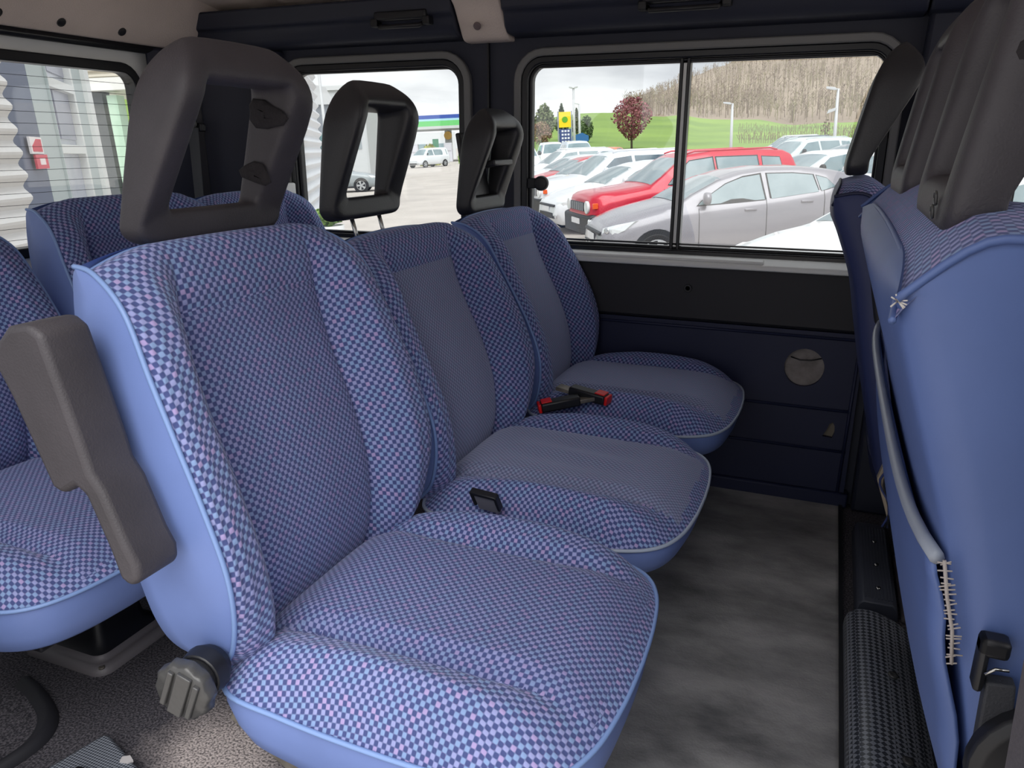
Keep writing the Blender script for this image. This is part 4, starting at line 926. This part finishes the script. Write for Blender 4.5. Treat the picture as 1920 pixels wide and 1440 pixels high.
mb = MB(); mb.box(-1.75, -1.25, .2, .3, .7, 1.9); mb.build('green_panel', mat('panel_green', (70, 130, 100), .5), root)
# white shop and low walls behind the canopy
root = empty('station_shop'); settle(root, og(800, 84*kk, 0), -bear(800)); root.matrix_world = root.matrix_world @ Matrix.Scale(kk, 4); tag(root, 'white single-storey shop behind the fuel canopy', 'building')
mb = MB(); mb.box(-9, 3, 0, 6, 0, 2.7); mb.build('wall', mat('shop_white', (222, 224, 226), .6), root)
for k in range(5):
    mb = MB(); mb.box(-8+k*2.1, -6.4+k*2.1, -.06, .02, .5, 1.6); mb.build('window', mat('shop_glass_%d' % k, (150, 170, 176), .2), root)
# shrubs
for (u, d, vt, wpx, lab, c1, c2) in ((805, 92, 274, 36, 'yellow-green shrub in front of the fuel station', (176, 170, 92), (150, 160, 84)), (690, 80, 276, 34, 'olive shrub bed behind the silver car', (150, 150, 92), (172, 168, 110)), (672, 84, 278, 30, 'brown-green shrub bed left of the silver car', (128, 116, 86), (150, 150, 92)), (873, 96, 270, 30, 'green shrub right of the fuel pumps', (126, 164, 80), (150, 180, 96))):
    tree(u, d, 300, vt, wpx, 'shrub', lab, c1, c2, n=900, zb=0, clear=-.6, size=.17, group='shrubs by the fuel station', cat='shrub')
# grey office building behind, and the near corrugated corner
root = empty('office_building'); settle(root, og(655, 52, 0), -bear(655)-math.radians(12)); tag(root, 'pale grey two-storey office building behind the middle headrest', 'building')
zt = zat(655, 153, 48); mb = MB(); mb.box(-2.6, 1.2, 0, 10, 0, zt); mb.build('wall', mat('office_grey', (196, 199, 202), .6), root)
mb = MB(); mb.box(-2.7, 1.3, -.15, 10.1, zt-.25, zt); mb.build('parapet', mat('office_parapet', (214, 216, 218), .6), root)
for r in range(2):
    for k in range(3):
        mb = MB(); mb.box(-2.2+k*1.1, -1.4+k*1.1, -.04, .03, zt-2.1-r*1.7, zt-1.0-r*1.7); f = mb.build('window', mat('office_win_%d%d' % (r, k), (150, 158, 164), .3), root)
root = empty('corner_block'); settle(root, og(612, 30, 0), -bear(612)); tag(root, 'dark grey building corner beside the white corrugated wall', 'building')
mb = MB(); mb.box(-.55, .35, 0, 5, 0, zat(612, 200, 30)); mb.build('wall', mat('corner_grey', (118, 124, 132), .6), root)
mb = MB(); mb.box(-.2, .42, -.05, .0, 0, 2.6); mb.build('glass_door', mat('corner_teal', (92, 126, 128), .3), root)
mb = MB(); mb.prism([(-1.0, zat(612, 200, 30)), (.45, zat(612, 200, 30)), (.2, zat(612, 168, 30)), (-1.0, zat(612, 150, 30))], -.1, 5, 'y'); mb.build('roof', mat('corner_roof', (196, 198, 200), .6), root)
def corrug(name, A, B, z0, z1, per, amp, m, parent=None):
    """horizontally corrugated cladding between ground points A and B"""
    A = Vector(A); B = Vector(B); d = (B-A).normalized(); nrm = Vector((-d.y, d.x, 0)); n = int((z1-z0)/per*8); mb = MB(); vs = []
    for i in range(n+1):
        z = lerp(z0, z1, i/n); o = amp*math.sin(2*math.pi*(z-z0)/per)
        for q in (A, B): vs.append((q.x+nrm.x*o, q.y+nrm.y*o, z))
    k = len(vs); vs += [(q.x-nrm.x*.3, q.y-nrm.y*.3, z) for i in range(n+1) for z in (lerp(z0, z1, i/n),) for q in (A, B)]
    fs = [(2*i, 2*i+1, 2*i+3, 2*i+2) for i in range(n)]+[(k+2*i, k+2*i+2, k+2*i+3, k+2*i+1) for i in range(n)]+[(2*i+1, k+2*i+1, k+2*i+3, 2*i+3) for i in range(n)]+[(2*i, 2*i+2, k+2*i+2, k+2*i) for i in range(n)]
    mb.add(vs, fs); return mb.build(name, m, parent, smooth=False)
root = empty('showroom_wall'); settle(root); tag(root, 'white corrugated wall at the left of the rear side window', 'building')
corrug('cladding', og(603, 15), og(560, 10.5), 0, 6.5, .16, .03, mat('white_cladding', (226, 229, 233), .45), root)
mb = MB(); a = og(596, 14.6); mb.box(a.x-.25, a.x-.05, a.y-.05, a.y+.1, 0, 6.5); mb.build('flashing', mat('flashing', (206, 210, 216), .45), root)
root = empty('potted_plant'); settle(root, og(600, 10.4, 0)); tag(root, 'leafy plant in a white pot by the corrugated wall', 'plant')
mb = MB(); mb.lathe([(.15, 0), (.20, .5), (.18, .5), (.17, .46)], (0, 0, .55), (0, 0, 1), 16); mb.build('pot', mat('pot_white', (222, 222, 220), .5), root, smooth=True)
mb = MB(); foliage(mb, (0, 0, 1.18), .20, .12, 160, .05, rng); q = mb.build('leaves', mat('pot_leaves', (130, 158, 84), .8), root); q['kind'] = 'stuff'
# rear window view: workshop facade
FA = og(112, 8.0); FB = og(155, 9.0); fd = (FB-FA).normalized(); fn_ = Vector((-fd.y, fd.x, 0))
def fpt(u):
    b = bear(u); r = Vector((math.sin(b), math.cos(b), 0)); # FA + t fd = s r
    den = fd.x*r.y-fd.y*r.x; t = (-(FA.x)*r.y+FA.y*r.x)/den; return FA+fd*t
root = empty('workshop_building'); settle(root); tag(root, 'grey workshop facade with window column behind the rear door', 'building')
def fstrip(u0, u1, z0, z1, out, m, name, parent=root):
    a = fpt(u0); b = fpt(u1); s = -1 if (fn_.dot(FA) > 0) else 1; o_ = fn_*s
    vs = []
    for q in (a, b):
        for dd in (out, -.12):
            for z in (z0, z1): p_ = q+o_*dd; vs.append((p_.x, p_.y, z))
    mb = MB(); mb.add(vs, [(0, 1, 3, 2), (4, 6, 7, 5), (0, 4, 5, 1), (2, 3, 7, 6), (0, 2, 6, 4), (1, 5, 7, 3)]); return mb.build(name, m, parent)
mg = mat('facade_grey', (178, 188, 188), .5); mw = mat('facade_white', (222, 224, 222), .4); md = mat('facade_slate', (96, 104, 126), .5); mgl = mat('facade_glass', (176, 180, 192), .2, rgb2=(198, 200, 208), vscale=2)
fstrip(-60, 79, 0, 4.6, 0, md, 'slate_panel'); fstrip(79.5, 110, 0, 4.6, .0, mg, 'grey_panel')
fr = fstrip(112, 158, 0, 4.6, -.05, mgl, 'window_column')
for z in (4.1, 3.28, 2.60, 2.05, 1.52, 1.0): fstrip(111, 156, z, z+.075, .02, mw, 'transom', fr)
fstrip(155, 158, 0, 4.6, .015, mw, 'mullion', fr); fstrip(110.3, 111.6, 0, 4.6, .02, mg, 'mullion', fr)
for (a, b, c) in ((124, 154, 3.4), (126, 154, 2.75), (128, 154, 2.18)): fstrip(a, b, c, c+.42, -.035, mat('reflected_wall_%d' % a, (150, 152, 166), .25), 'pane', fr)  # wall reflections in the glass modelled as flat grey patches
fstrip(160.5, 176, 0, 4.6, .0, mg, 'grey_panel'); fstrip(176, 184, 0, 4.6, .04, mw, 'post')
root2 = empty('corrugated_shed'); settle(root2); tag(root2, 'white corrugated shed wall at the left edge of the rear door window', 'building')
corrug('cladding', og(34, 5.4), og(-420, 4.2), 0, 3.6, .125, .022, mat('shed_white', (214, 212, 210), .45), root2)
for (v, vh_, c, lab, inner) in ((276, 26, (206, 44, 70), 'red and white extinguisher sign on the slate wall, upper of two', 'a'), (307, 22, (214, 60, 84), 'red hose reel sign on the slate wall, lower of two', 'b')):
    u = 59 if inner == 'a' else 64; q = fpt(u); s = -1 if (fn_.dot(FA) > 0) else 1; d = q.length; z = zat(u, v, d); hh = vh_*d/1510/2
    root3 = empty('safety_sign'); tag(root3, lab, 'sign', 'safety signs on the workshop wall')
    q2 = q+fn_*s*.03; settle(root3, (q2.x, q2.y, z), bearz := math.atan2(fd.y, fd.x))
    L_ = .36
    mb = MB(); mb.box(-L_*.5, L_*.5, -.008, .008, -hh, hh); mb.build('board', mat('sign_board_'+inner, (236, 232, 232) if inner == 'a' else c, .5), root3)
    mb = MB(); 
    for yy in (-.012, .008):
        if inner == 'a': mb.prism([(-L_*.38, -hh*.75), (L_*.38, -hh*.75), (L_*.38, hh*.75), (0, hh*.75), (-L_*.38, -hh*.1)], yy, yy+.004, 'y')
        else: mb.box(-L_*.22, L_*.22, yy, yy+.004, -hh*.45, hh*.45)
    mb.build('symbol', mat('sign_symbol_'+inner, c if inner == 'a' else (240, 226, 226), .5), root3)
# beyond the white post: louvred annex, bank of grass
root4 = empty('annex_building'); settle(root4, og(225, 22, 0), -bear(225)-math.radians(25)); tag(root4, 'cream louvred annex seen past the workshop post', 'building')
zt = zat(225, 172, 22); zt2 = zat(225, 60, 22)
corr = MB(); corr.box(-.9, 1.3, 0, 4, zt+.28, zt2); corr.build('upper_wall', mat('annex_cream', (204, 198, 184), .6), root4)
for k in range(10):
    mb = MB(); z = zt+.32+k*.13; mb.box(-.9, 1.3, -.06, 0, z, z+.05); mb.build('louvre', bpy.data.materials['annex_cream'], root4)
mb = MB(); mb.box(-.95, 1.35, -.2, 4, zt, zt+.28); mb.build('beam', mat('annex_white', (226, 226, 222), .5), root4)
mb = MB(); mb.box(-.75, -.25, .1, .5, 0, zt); mb.build('dark_opening', mat('annex_dark', (92, 96, 98), .6), root4)
mb = MB(); mb.box(-.10, .14, .0, .4, .9, zt-.1); mb.build('green_panel', mat('annex_green', (186, 214, 192), .4), root4)
mb = MB()
a = og(170, 30); b = og(420, 26); mb.add([(a.x, a.y, 0), (b.x, b.y, 0), (b.x*1.6, b.y*1.6, 6), (a.x*1.6, a.y*1.6, 6), (a.x*1.65, a.y*1.65, 0), (b.x*1.65, b.y*1.65, 0)], [(0, 1, 2, 3), (3, 2, 5, 4), (0, 3, 4), (1, 5, 2)])
o = omesh(mb, 'grass_bank', M['grass'], smooth=False); structure(o, 'green bank behind the workshop')

# ---------------------------------------------------------------- cars
M['tyre'] = mat('tyre_rubber', (38, 38, 40), .7); M['rim'] = mat('alloy_rim', (200, 202, 206), .3, metal=.4); M['car_glass'] = mat('car_glass', (112, 132, 138), .08, rgb2=(142, 160, 164), vscale=1.2, coat=.3)
M['dark_car_glass'] = mat('dark_car_glass', (58, 76, 90), .08, rgb2=(84, 108, 120), vscale=2, coat=.3)
M['lamp_lens'] = mat('headlight_lens', (222, 226, 228), .12, coat=.5); M['car_black'] = mat('car_black_plastic', (38, 40, 44), .5); M['orange'] = mat('orange_indicator', (236, 96, 40), .3); M['chrome'] = mat('car_chrome', (210, 212, 214), .2, metal=.8)
SHP = {
 'hatch': dict(L=4.06, W=.865, low=.22, wr=.315, wx=(.80, 3.39), body=[(0, .50), (.04, .66), (.14, .76), (.45, .88), (.80, .96), (1.12, 1.02)], belt=[(0, .62), (.5, .80), (1.1, .93), (1.9, .99), (2.7, 1.05), (3.4, 1.13), (4.06, 1.10)],
    roof=[(1.12, 1.02), (1.35, 1.15), (1.75, 1.33), (2.1, 1.42), (2.5, 1.455), (3.0, 1.445), (3.45, 1.39), (3.72, 1.33), (3.88, 1.16), (4.0, .98), (4.06, .70)],
    wins=[[(1.42, .985), (1.50, 1.055), (1.85, 1.255), (2.10, 1.335), (2.36, 1.365), (2.40, 1.02), (1.9, 1.0)], [(2.50, 1.025), (2.47, 1.37), (2.85, 1.36), (3.14, 1.325), (3.20, 1.09)], [(3.24, 1.10), (3.19, 1.315), (3.34, 1.27), (3.46, 1.15)]], ws=(1.14, 1.80), rs=(3.76, 3.98), mirror=(1.50, 1.02)),
 'suv': dict(L=4.24, W=.90, low=.27, wr=.345, wx=(.82, 3.39), body=[(0, .62), (.03, .84), (.08, .96), (.25, 1.03), (.7, 1.07), (1.15, 1.12)], belt=[(0, .75), (.4, .95), (1.1, 1.05), (2.2, 1.09), (3.4, 1.12), (4.2, 1.12)],
    roof=[(1.15, 1.12), (1.40, 1.28), (1.75, 1.53), (1.95, 1.62), (2.4, 1.67), (3.2, 1.665), (3.85, 1.63), (4.0, 1.56), (4.12, 1.30), (4.20, 1.00), (4.24, .70)],
    wins=[[(1.50, 1.12), (1.62, 1.24), (1.95, 1.50), (2.40, 1.545), (2.42, 1.13)], [(2.50, 1.135), (2.48, 1.545), (3.28, 1.535), (3.30, 1.17)], [(3.38, 1.19), (3.38, 1.52), (3.74, 1.49), (3.78, 1.24)]], ws=(1.18, 1.80), rs=(4.02, 4.18), mirror=(1.62, 1.16)),
 'sedan': dict(L=4.5, W=.88, low=.22, wr=.32, wx=(.85, 3.55), body=[(0, .48), (.05, .66), (.3, .80), (.8, .92), (1.25, .98)], belt=[(0, .6), (.5, .8), (1.2, .9), (2.4, .96), (3.6, 1.02), (4.5, 1.0)],
    roof=[(1.25, .98), (1.5, 1.10), (2.0, 1.34), (2.4, 1.44), (2.9, 1.45), (3.4, 1.38), (3.9, 1.15), (4.15, 1.04), (4.45, 1.0), (4.5, .7)],
    wins=[[(1.62, .97), (1.75, 1.07), (2.1, 1.30), (2.62, 1.36), (2.64, .99)], [(2.72, 1.0), (2.70, 1.36), (3.2, 1.33), (3.5, 1.22), (3.6, 1.08)]], ws=(1.30, 2.1), rs=(3.45, 4.0), mirror=(1.72, 1.02)),
 'van': dict(L=4.9, W=.95, low=.28, wr=.34, wx=(.85, 3.95), body=[(0, .6), (.04, .85), (.3, 1.05), (.8, 1.20)], belt=[(0, .7), (.8, 1.1), (2, 1.15), (4.9, 1.15)],
    roof=[(.8, 1.20), (1.2, 1.55), (1.6, 1.85), (1.9, 1.93), (3.0, 1.96), (4.6, 1.94), (4.85, 1.80), (4.9, 1.0)],
    wins=[[(1.25, 1.2), (1.35, 1.4), (1.75, 1.75), (2.3, 1.78), (2.3, 1.2)], [(2.45, 1.2), (2.45, 1.78), (4.5, 1.76), (4.5, 1.2)]], ws=(.86, 1.55), rs=(4.86, 4.89), mirror=(1.3, 1.3)),
}
def make_car(kind, name, rgb, label, loc, rz, detail=1, group='cars in the car park', glass='car_glass', rough=.28):
    S = SHP[kind]; L, Wd, low, wr = S['L'], S['W'], S['low'], S['wr']
    root = empty(name); tag(root, label, 'car', group)
    paint = mat(name+'_paint_%d' % (len(bpy.data.materials)), rgb, rough, coat=.6, metal=.15 if detail > 1 else 0)
    top = S['body']+S['roof'][1:]
    def zt(x): return lin_i(top, x)
    def lin_i(Lq, x):
        if x <= Lq[0][0]: return Lq[0][1]
        for (a, p_), (b, q) in zip(Lq, Lq[1:]):
            if x <= b: return lerp(p_, q, (x-a)/(b-a))
        return Lq[-1][1]
    def hw(x): return Wd*lin_i([(0, .70), (.06, .84), (.20, .93), (.55, 1.0), (L-.7, 1.0), (L-.2, .95), (L-.05, .86), (L, .76)], x)
    xc, xr0 = S['roof'][0][0], S['roof'][-1][0]
    def sec(x):
        w_ = hw(x); z = zt(x); b = min(lin_i(S['belt'], x), z-.03); h = max(0, z-b-.03)
        ysh = w_*.93-h*.40 if x > xc*.9 else w_*.88
        lw = low+(.10 if x < .1 or x > L-.1 else 0)
        return [(0, lw), (w_*.88, lw), (w_*.975, lw+.10), (w_, (lw+b)/2-.03), (w_*.995, b-.12), (w_*.955, b-.015), (w_*.93, b+.01), (lerp(w_*.93, ysh, .5), b+.01+(z-.045-b-.01)*.5), (ysh, z-.045), (ysh*.93, z-.014), (ysh*.6, z+.004), (0, z+.014)]
    xs = sorted(set([0, .02, .05, .09, .14, .2, .28, .38, .5, .65]+[L*k/44 for k in range(7, 44)]+[L-.3, L-.2, L-.12, L-.06, L-.02, L]+[a for a, _ in S['roof']]))
    vs = []; nq = 23
    for x in xs:
        s = sec(x); row = [(x, y, z) for y, z in s]+[(x, -y, z) for y, z in s[-2:0:-1]]; nq = len(row); vs += row
    fs = [(i*nq+j, i*nq+(j+1) % nq, (i+1)*nq+(j+1) % nq, (i+1)*nq+j) for i in range(len(xs)-1) for j in range(nq)]+[tuple(range(nq)), tuple(range((len(xs)-1)*nq, len(xs)*nq))]
    mesh('body', vs, fs, paint, root, True)
    def sidey(x, z):
        s = sec(x); pts_ = s[5:9]
        for (y0, z0), (y1, z1) in zip(pts_, pts_[1:]):
            if z <= z1: return lerp(y0, y1, max(0, (z-z0)/(z1-z0)))
        return pts_[-1][0]
    for sgn in (-1, 1):
        for wn_ in S['wins']:
            c = (sum(p[0] for p in wn_)/len(wn_), sum(p[1] for p in wn_)/len(wn_)); pl = []
            nn_ = len(wn_)
            for i in range(nn_):
                a = wn_[i]; b = wn_[(i+1) % nn_]
                for f in (0, .5): pl.append((lerp(a[0], b[0], f), lerp(a[1], b[1], f)))
            vs2 = [(x, sgn*(sidey(x, z)+.006), z) for x, z in pl]; k = len(vs2); mid = (c[0], sgn*(sidey(*c)+.010), c[1])
            if detail > 1:
                big = [(c[0]+(x-c[0])*1.06, c[1]+(z-c[1])*1.10) for x, z in pl]
                v3 = [(x, sgn*(sidey(x, z)+.003), z) for x, z in big]; mesh('window_frame', v3+[(c[0], sgn*(sidey(*c)+.004), c[1])], [(i, (i+1) % k, k) for i in range(k)], M['car_black'], root, True)
            mesh('side_window', vs2+[mid], [(i, (i+1) % k, k) for i in range(k)], M[glass], root, True)
    def strip(x0, x1, f, m, name2, n=8):
        vs2 = []; 
        for i in range(n+1):
            x = lerp(x0, x1, i/n); s = sec(x); y9 = s[8][0]*f; zz = [s[9], s[10], s[11]]
            for q in range(-4, 5):
                t = q/4; y = y9*t; a = abs(y); 
                pl = [(0, s[11][1]), (s[10][0], s[10][1]), (s[9][0], s[9][1]), (s[8][0], s[8][1])]; z = lin_i(pl, a); vs2.append((x, y, z+.006))
        return mesh(name2, vs2, [(i*9+j, i*9+j+1, (i+1)*9+j+1, (i+1)*9+j) for i in range(n) for j in range(8)], m, root, True)
    strip(S['ws'][0], S['ws'][1], .95, M['car_glass'], 'windscreen'); strip(S['rs'][0], S['rs'][1], .85, M['car_glass'], 'rear_window', 4)
    wh = None
    for x in S['wx']:
        for sgn in (-1, 1):
            yo = hw(x)
            mb = MB(); mb.lathe([(wr+.055, 0), (wr+.055, .012), (wr*.9, .014)], (x, sgn*(yo-.008), wr), (0, sgn, 0), 28); mb.build('wheel_arch', M['car_black'], root)
            mb = MB(); mb.lathe([(wr-.04, -.2), (wr, -.16), (wr, -.02), (wr-.03, .006), (wr*.70, .0), (wr*.68, -.02)], (x, sgn*(yo+.012), wr), (0, sgn, 0), 28); t_ = mb.build('tyre', M['tyre'], root, smooth=True, bevel=.002)
            mb = MB(); mb.lathe([(wr*.70, .006), (wr*.66, -.012), (.001, -.014)], (x, sgn*(yo+.014), wr), (0, sgn, 0), 28); mb.build('rim_dish', M['car_black'], t_)
            mb = MB(); mb.lathe([(wr*.71, .004), (wr*.71, .010), (wr*.66, .010), (wr*.655, .0)], (x, sgn*(yo+.014), wr), (0, sgn, 0), 28); mb.lathe([(wr*.16, .0), (wr*.14, .014), (.001, .014)], (x, sgn*(yo+.014), wr), (0, sgn, 0), 14)
            for k in range(5):
                a = 2*math.pi*k/5+.3; T = Matrix.Translation((x, sgn*(yo+.016), wr)) @ Matrix.Rotation(a, 4, 'Y'); mb.add([T @ Vector(p_) for p_ in ((-.03, 0, .03), (.03, 0, .03), (.055, sgn*.006, wr*.68), (-.055, sgn*.006, wr*.68), (-.03, sgn*.012, .03), (.03, sgn*.012, .03), (.045, sgn*.010, wr*.68), (-.045, sgn*.010, wr*.68))], [(4, 5, 6, 7), (0, 1, 5, 4), (1, 2, 6, 5), (3, 0, 4, 7), (2, 3, 7, 6)])
            mb.build('rim', M['rim'], t_)
    mx_, mz_ = S['mirror']
    for sgn in (-1, 1):
        y = sidey(mx_, mz_); mb = MB(); mb.lathe([(.03, -.05), (.085, -.03), (.09, .02), (.075, .05), (.02, .06)], (mx_+.02, sgn*(y+.13), mz_+.06), (-1, 0, .05), 12); mb.box(mx_, mx_+.05, min(sgn*y, sgn*(y+.1)), max(sgn*y, sgn*(y+.1)), mz_-.01, mz_+.03); mb.build('door_mirror', paint if detail else M['car_black'], root, smooth=True)
    # front details
    if kind == 'suv':
        mb = MB(); mb.box(-.012, .03, -.46, .46, .70, .86); g = mb.build('grille', M['car_black'], root, bevel=.01)
        for k in range(7):
            mb = MB(); y = -.39+k*.13; mb.box(-.02, .0, y-.035, y+.035, .71, .85); mb.build('grille_slot', mat('slot_grey', (132, 136, 142), .4) if 'slot_grey' not in bpy.data.materials else bpy.data.materials['slot_grey'], g)
        for sgn in (-1, 1):
            mb = MB(); mb.lathe([(.115, -.04), (.115, .008), (.10, .014), (.08, .004), (.001, .004)], (.0, sgn*.60, .78), (-1, 0, 0), 20); mb.build('headlight', M['lamp_lens'], root, smooth=True)
            mb = MB(); y = hw(.16); mb.box(.06, .16, sgn*y-.03 if sgn > 0 else -y-.012, sgn*y+.012 if sgn > 0 else -y+.03, .76, .86); mb.build('indicator', M['orange'], root, bevel=.008)
        mb = MB(); mb.prism([(-.03, .28), (-.035, .62), (.06, .66), (.35, .60), (.40, .40), (.30, .28)], -.86, .86, 'y'); mb.build('bumper', M['car_black'], root, bevel=.03)
        for sgn in (-1, 1):
            mb = MB(); mb.tube([(1.95, sgn*.56, 1.63), (2.1, sgn*.56, 1.672), (3.6, sgn*.56, 1.668), (3.75, sgn*.56, 1.63)], .016, 8); mb.build('roof_rail', paint, root, smooth=True)
    else:
        hz = .66 if kind != 'van' else .85
        for sgn in (-1, 1):
            vs2 = []; prof2 = [(.075, hz-.04, .60), (.10, hz+.045, .58), (.26, hz+.10, .74), (.52, hz+.15, .84), (.36, hz+.02, .83), (.20, hz-.055, .76)]
            for x, z, y in prof2: yy = min(y, hw(x)*.99); vs2.append((x-.035, sgn*yy*1.0, z))
            for x, z, y in prof2: yy = min(y, hw(x)*.99); vs2.append((x+.08, sgn*(yy-.06), z))
            k = 6; c_ = (.16, sgn*.765, hz+.045)
            mesh('headlight', vs2+[c_], [(i, (i+1) % k, 12) for i in range(k)]+[(i, (i+1) % k, k+(i+1) % k, k+i) for i in range(k)], M['lamp_lens'], root, False)
            if detail > 1:
                mb = MB(); mb.lathe([(.045, 0), (.045, .012), (.02, .014)], (.10, sgn*.70, hz+.02), (-.8, sgn*.6, .1), 12); mb.build('lamp_ring', M['chrome'], root, smooth=True)
        mb = MB(); mb.prism([(-.012, .36), (-.014, .47), (.03, .49), (.05, .36)], -.50, .50, 'y'); g = mb.build('lower_grille', M['car_black'], root, bevel=.01)
        if detail > 1:
            for k in range(4):
                mb = MB(); mb.box(-.022, 0, -.48, .48, .365+k*.027, .375+k*.027); mb.build('grille_bar', M['chrome'], g)
        mb = MB(); mb.prism([(.005, .60), (.0, .635), (.04, .655), (.06, .61)], -.56, .56, 'y'); mb.build('upper_grille', M['car_black'], root, bevel=.008)
        for sgn in (-1, 1):
            mb = MB(); mb.lathe([(.045, 0), (.045, .02), (.03, .024)], (.035, sgn*.62, .40), (-1, sgn*.4, 0), 14); mb.build('fog_lamp', M['chrome'], root, smooth=True)
    if detail:
        mb = MB(); mb.box(-.016, -.006, -.24, .24, .50, .60) if kind != 'suv' else mb.box(-.05, -.036, -.26, .26, .46, .56); mb.build('number_plate', mat('plate_white', (225, 226, 228), .5) if 'plate_white' not in bpy.data.materials else bpy.data.materials['plate_white'], root)
        for sgn in (-1, 1):
            for hx in ((2.18, 3.02) if kind == 'hatch' else (2.25, 3.15)):
                z = lin_i(S['belt'], hx)-.12; mb = MB(); yy = hw(hx); mb.box(hx-.09, hx+.09, sgn*yy-.012, sgn*yy+.018, z-.014, z+.014); mb.build('door_handle', paint, root, bevel=.006)
            for xx in ((1.42, 2.42, 3.28) if kind == 'hatch' else (1.40, 2.46, 3.34)):
                mb = MB(); pl = [(xx, sgn*(hw(xx)+.0015), z) for z in (.34, .5, .65, .8)]+[(xx, sgn*(sec(xx)[4][0]+.0015), sec(xx)[4][1]), (xx, sgn*(sec(xx)[5][0]+.002), sec(xx)[5][1])]; mb.tube(pl, .004, 4); mb.build('door_gap', M['car_black'], root)
        mb = MB()
        for sgn in (-1, 1): mb.box(.5, L-.5, sgn*Wd-.02, sgn*Wd+.008, low-.01, low+.07)
        mb.build('sill_trim', M['car_black'], root, bevel=.01)
        for sgn in (-1, 1):
            yy = hw(L-.12); mb = MB(); mb.prism([(L-.32, .86), (L-.30, 1.0), (L-.06, 1.02), (L-.02, .84)], sgn*yy-.04, sgn*yy+.012, 'y'); mb.build('tail_lamp', mat('tail_red', (176, 30, 36), .25) if 'tail_red' not in bpy.data.materials else bpy.data.materials['tail_red'], root, bevel=.01)
    settle(root, loc, rz); return root
# nose at local origin, car runs along +x; heading measured so the nose points toward the viewer's left
def park(kind, name, rgb, label, u, d, ang=38.6, **kw):
    return make_car(kind, name, rgb, label, og(u, d, 0), math.radians(ang), **kw)
park('hatch', 'hatchback_car', (150, 148, 154), 'silver-grey hatchback side-on behind the sliding window divider', 1106, 12.1, 27, detail=2)
park('suv', 'off_road_car', (200, 22, 52), 'bright red boxy off-roader behind the silver-grey hatchback', 1080, 15.0, 33, detail=2, glass='car_glass')
park('hatch', 'hatchback_car', (226, 229, 232), 'white hatchback nose between the red and the white off-roaders', 1020, 17.6, 36)
park('suv', 'off_road_car', (222, 226, 232), 'white off-roader with dark side windows left of the red one', 994, 19.9, 36, glass='dark_car_glass')
rowc = [('hatch', (226, 230, 232), 'white hatchback third beyond the white off-roader'), ('hatch', (198, 60, 70), 'dull red hatchback fourth beyond the white off-roader'), ('hatch', (214, 220, 224), 'pale silver hatchback far down the parked row'), ('suv', (226, 228, 230), 'farthest white off-roader of the parked row')]
for k, (kd, c, lab) in enumerate(rowc):
    park(kd, 'hatchback_car' if kd == 'hatch' else 'off_road_car', c, lab, 982-k*6, 23.0+k*3.0, 37)
# back row seen over the roofs
far = [('van', (232, 234, 236), 'white van at the left edge of the sliding window', 984, 44, 96), ('van', (236, 238, 238), 'white van second from the left behind the parked row', 1042, 52, 96), ('van', (214, 226, 240), 'bluish-white van right of the other vans', 1092, 44, 96),
       ('hatch', (222, 120, 60), 'orange car roof beyond the parked row', 1122, 52, 70), ('sedan', (132, 160, 110), 'greenish car roof beyond the parked row', 1150, 38, 70)]
for kd, c, lab, u, d, a in far:
    r = make_car(kd, 'far_van' if kd == 'van' else 'far_car', c, lab, og(u, d, 0), math.radians(a)+math.radians(20), detail=0, group='cars behind the parked row')
axd_ = Vector((math.cos(math.radians(38.6)), math.sin(math.radians(38.6)), 0)); pxd = Vector((-axd_.y, axd_.x, 0)); N0 = og(1530, 17.5)
labs = ['white sedan roof right of the red off-roader', 'dark grey hatchback right of the red off-roader', 'pale off-roader in the far right group', 'black sedan in the far right group', 'white hatchback in the far right group', 'dark off-roader in the far right group', 'pale grey sedan at the foot of the tall right lamp post', 'near-black hatchback at the foot of the tall right lamp post', 'white off-roader farthest in the right group']
k = 0
for a_ in range(0, 5):
    for b_ in range(1, 12):
        p_ = N0+axd_*(a_*6.0)+pxd*(b_*2.9); c_ = p_+axd_*2; d = p_.length; uu = 960+1510*math.tan(math.atan2(c_.x, c_.y)+HEAD)
        if not (1445 < uu < 1665 and 19 < d < 62) or k >= 9: continue
        kd = ['sedan', 'hatch', 'suv'][k % 3]; c = [(222, 226, 230), (120, 132, 138), (206, 216, 216), (90, 98, 110)][k % 4]
        make_car(kd, 'far_car', c, labs[k], p_, math.radians(38.6), detail=0, group='cars at the far right of the car park'); k += 1
park('hatch', 'hatchback_car', (236, 238, 240), 'white hatchback with green-tinted windows behind the silver one', 1530, 17.5, 38.6)
# the white bonnet close by, lower right of the sliding window, and a white car past the front seats
make_car('sedan', 'near_car', (240, 241, 242), 'white car bonnet close outside the sliding window', og(1408, 7.9, -.0), math.radians(38), detail=1, group=None)
make_car('hatch', 'near_car', (238, 239, 241), 'white car seen past the front headrests', og(1900, 12.5, 0), math.radians(38.6), detail=1, group=None)
make_car('sedan', 'sedan_car', (150, 158, 162), 'silver car driving past behind the middle headrest', og(706, 41, 0), math.radians(180+26), detail=1, group=None)
make_car('van', 'far_van', (222, 226, 230), 'white camper van parked in front of the fuel station', og(772, 84, 0), math.radians(75), detail=0, group=None)
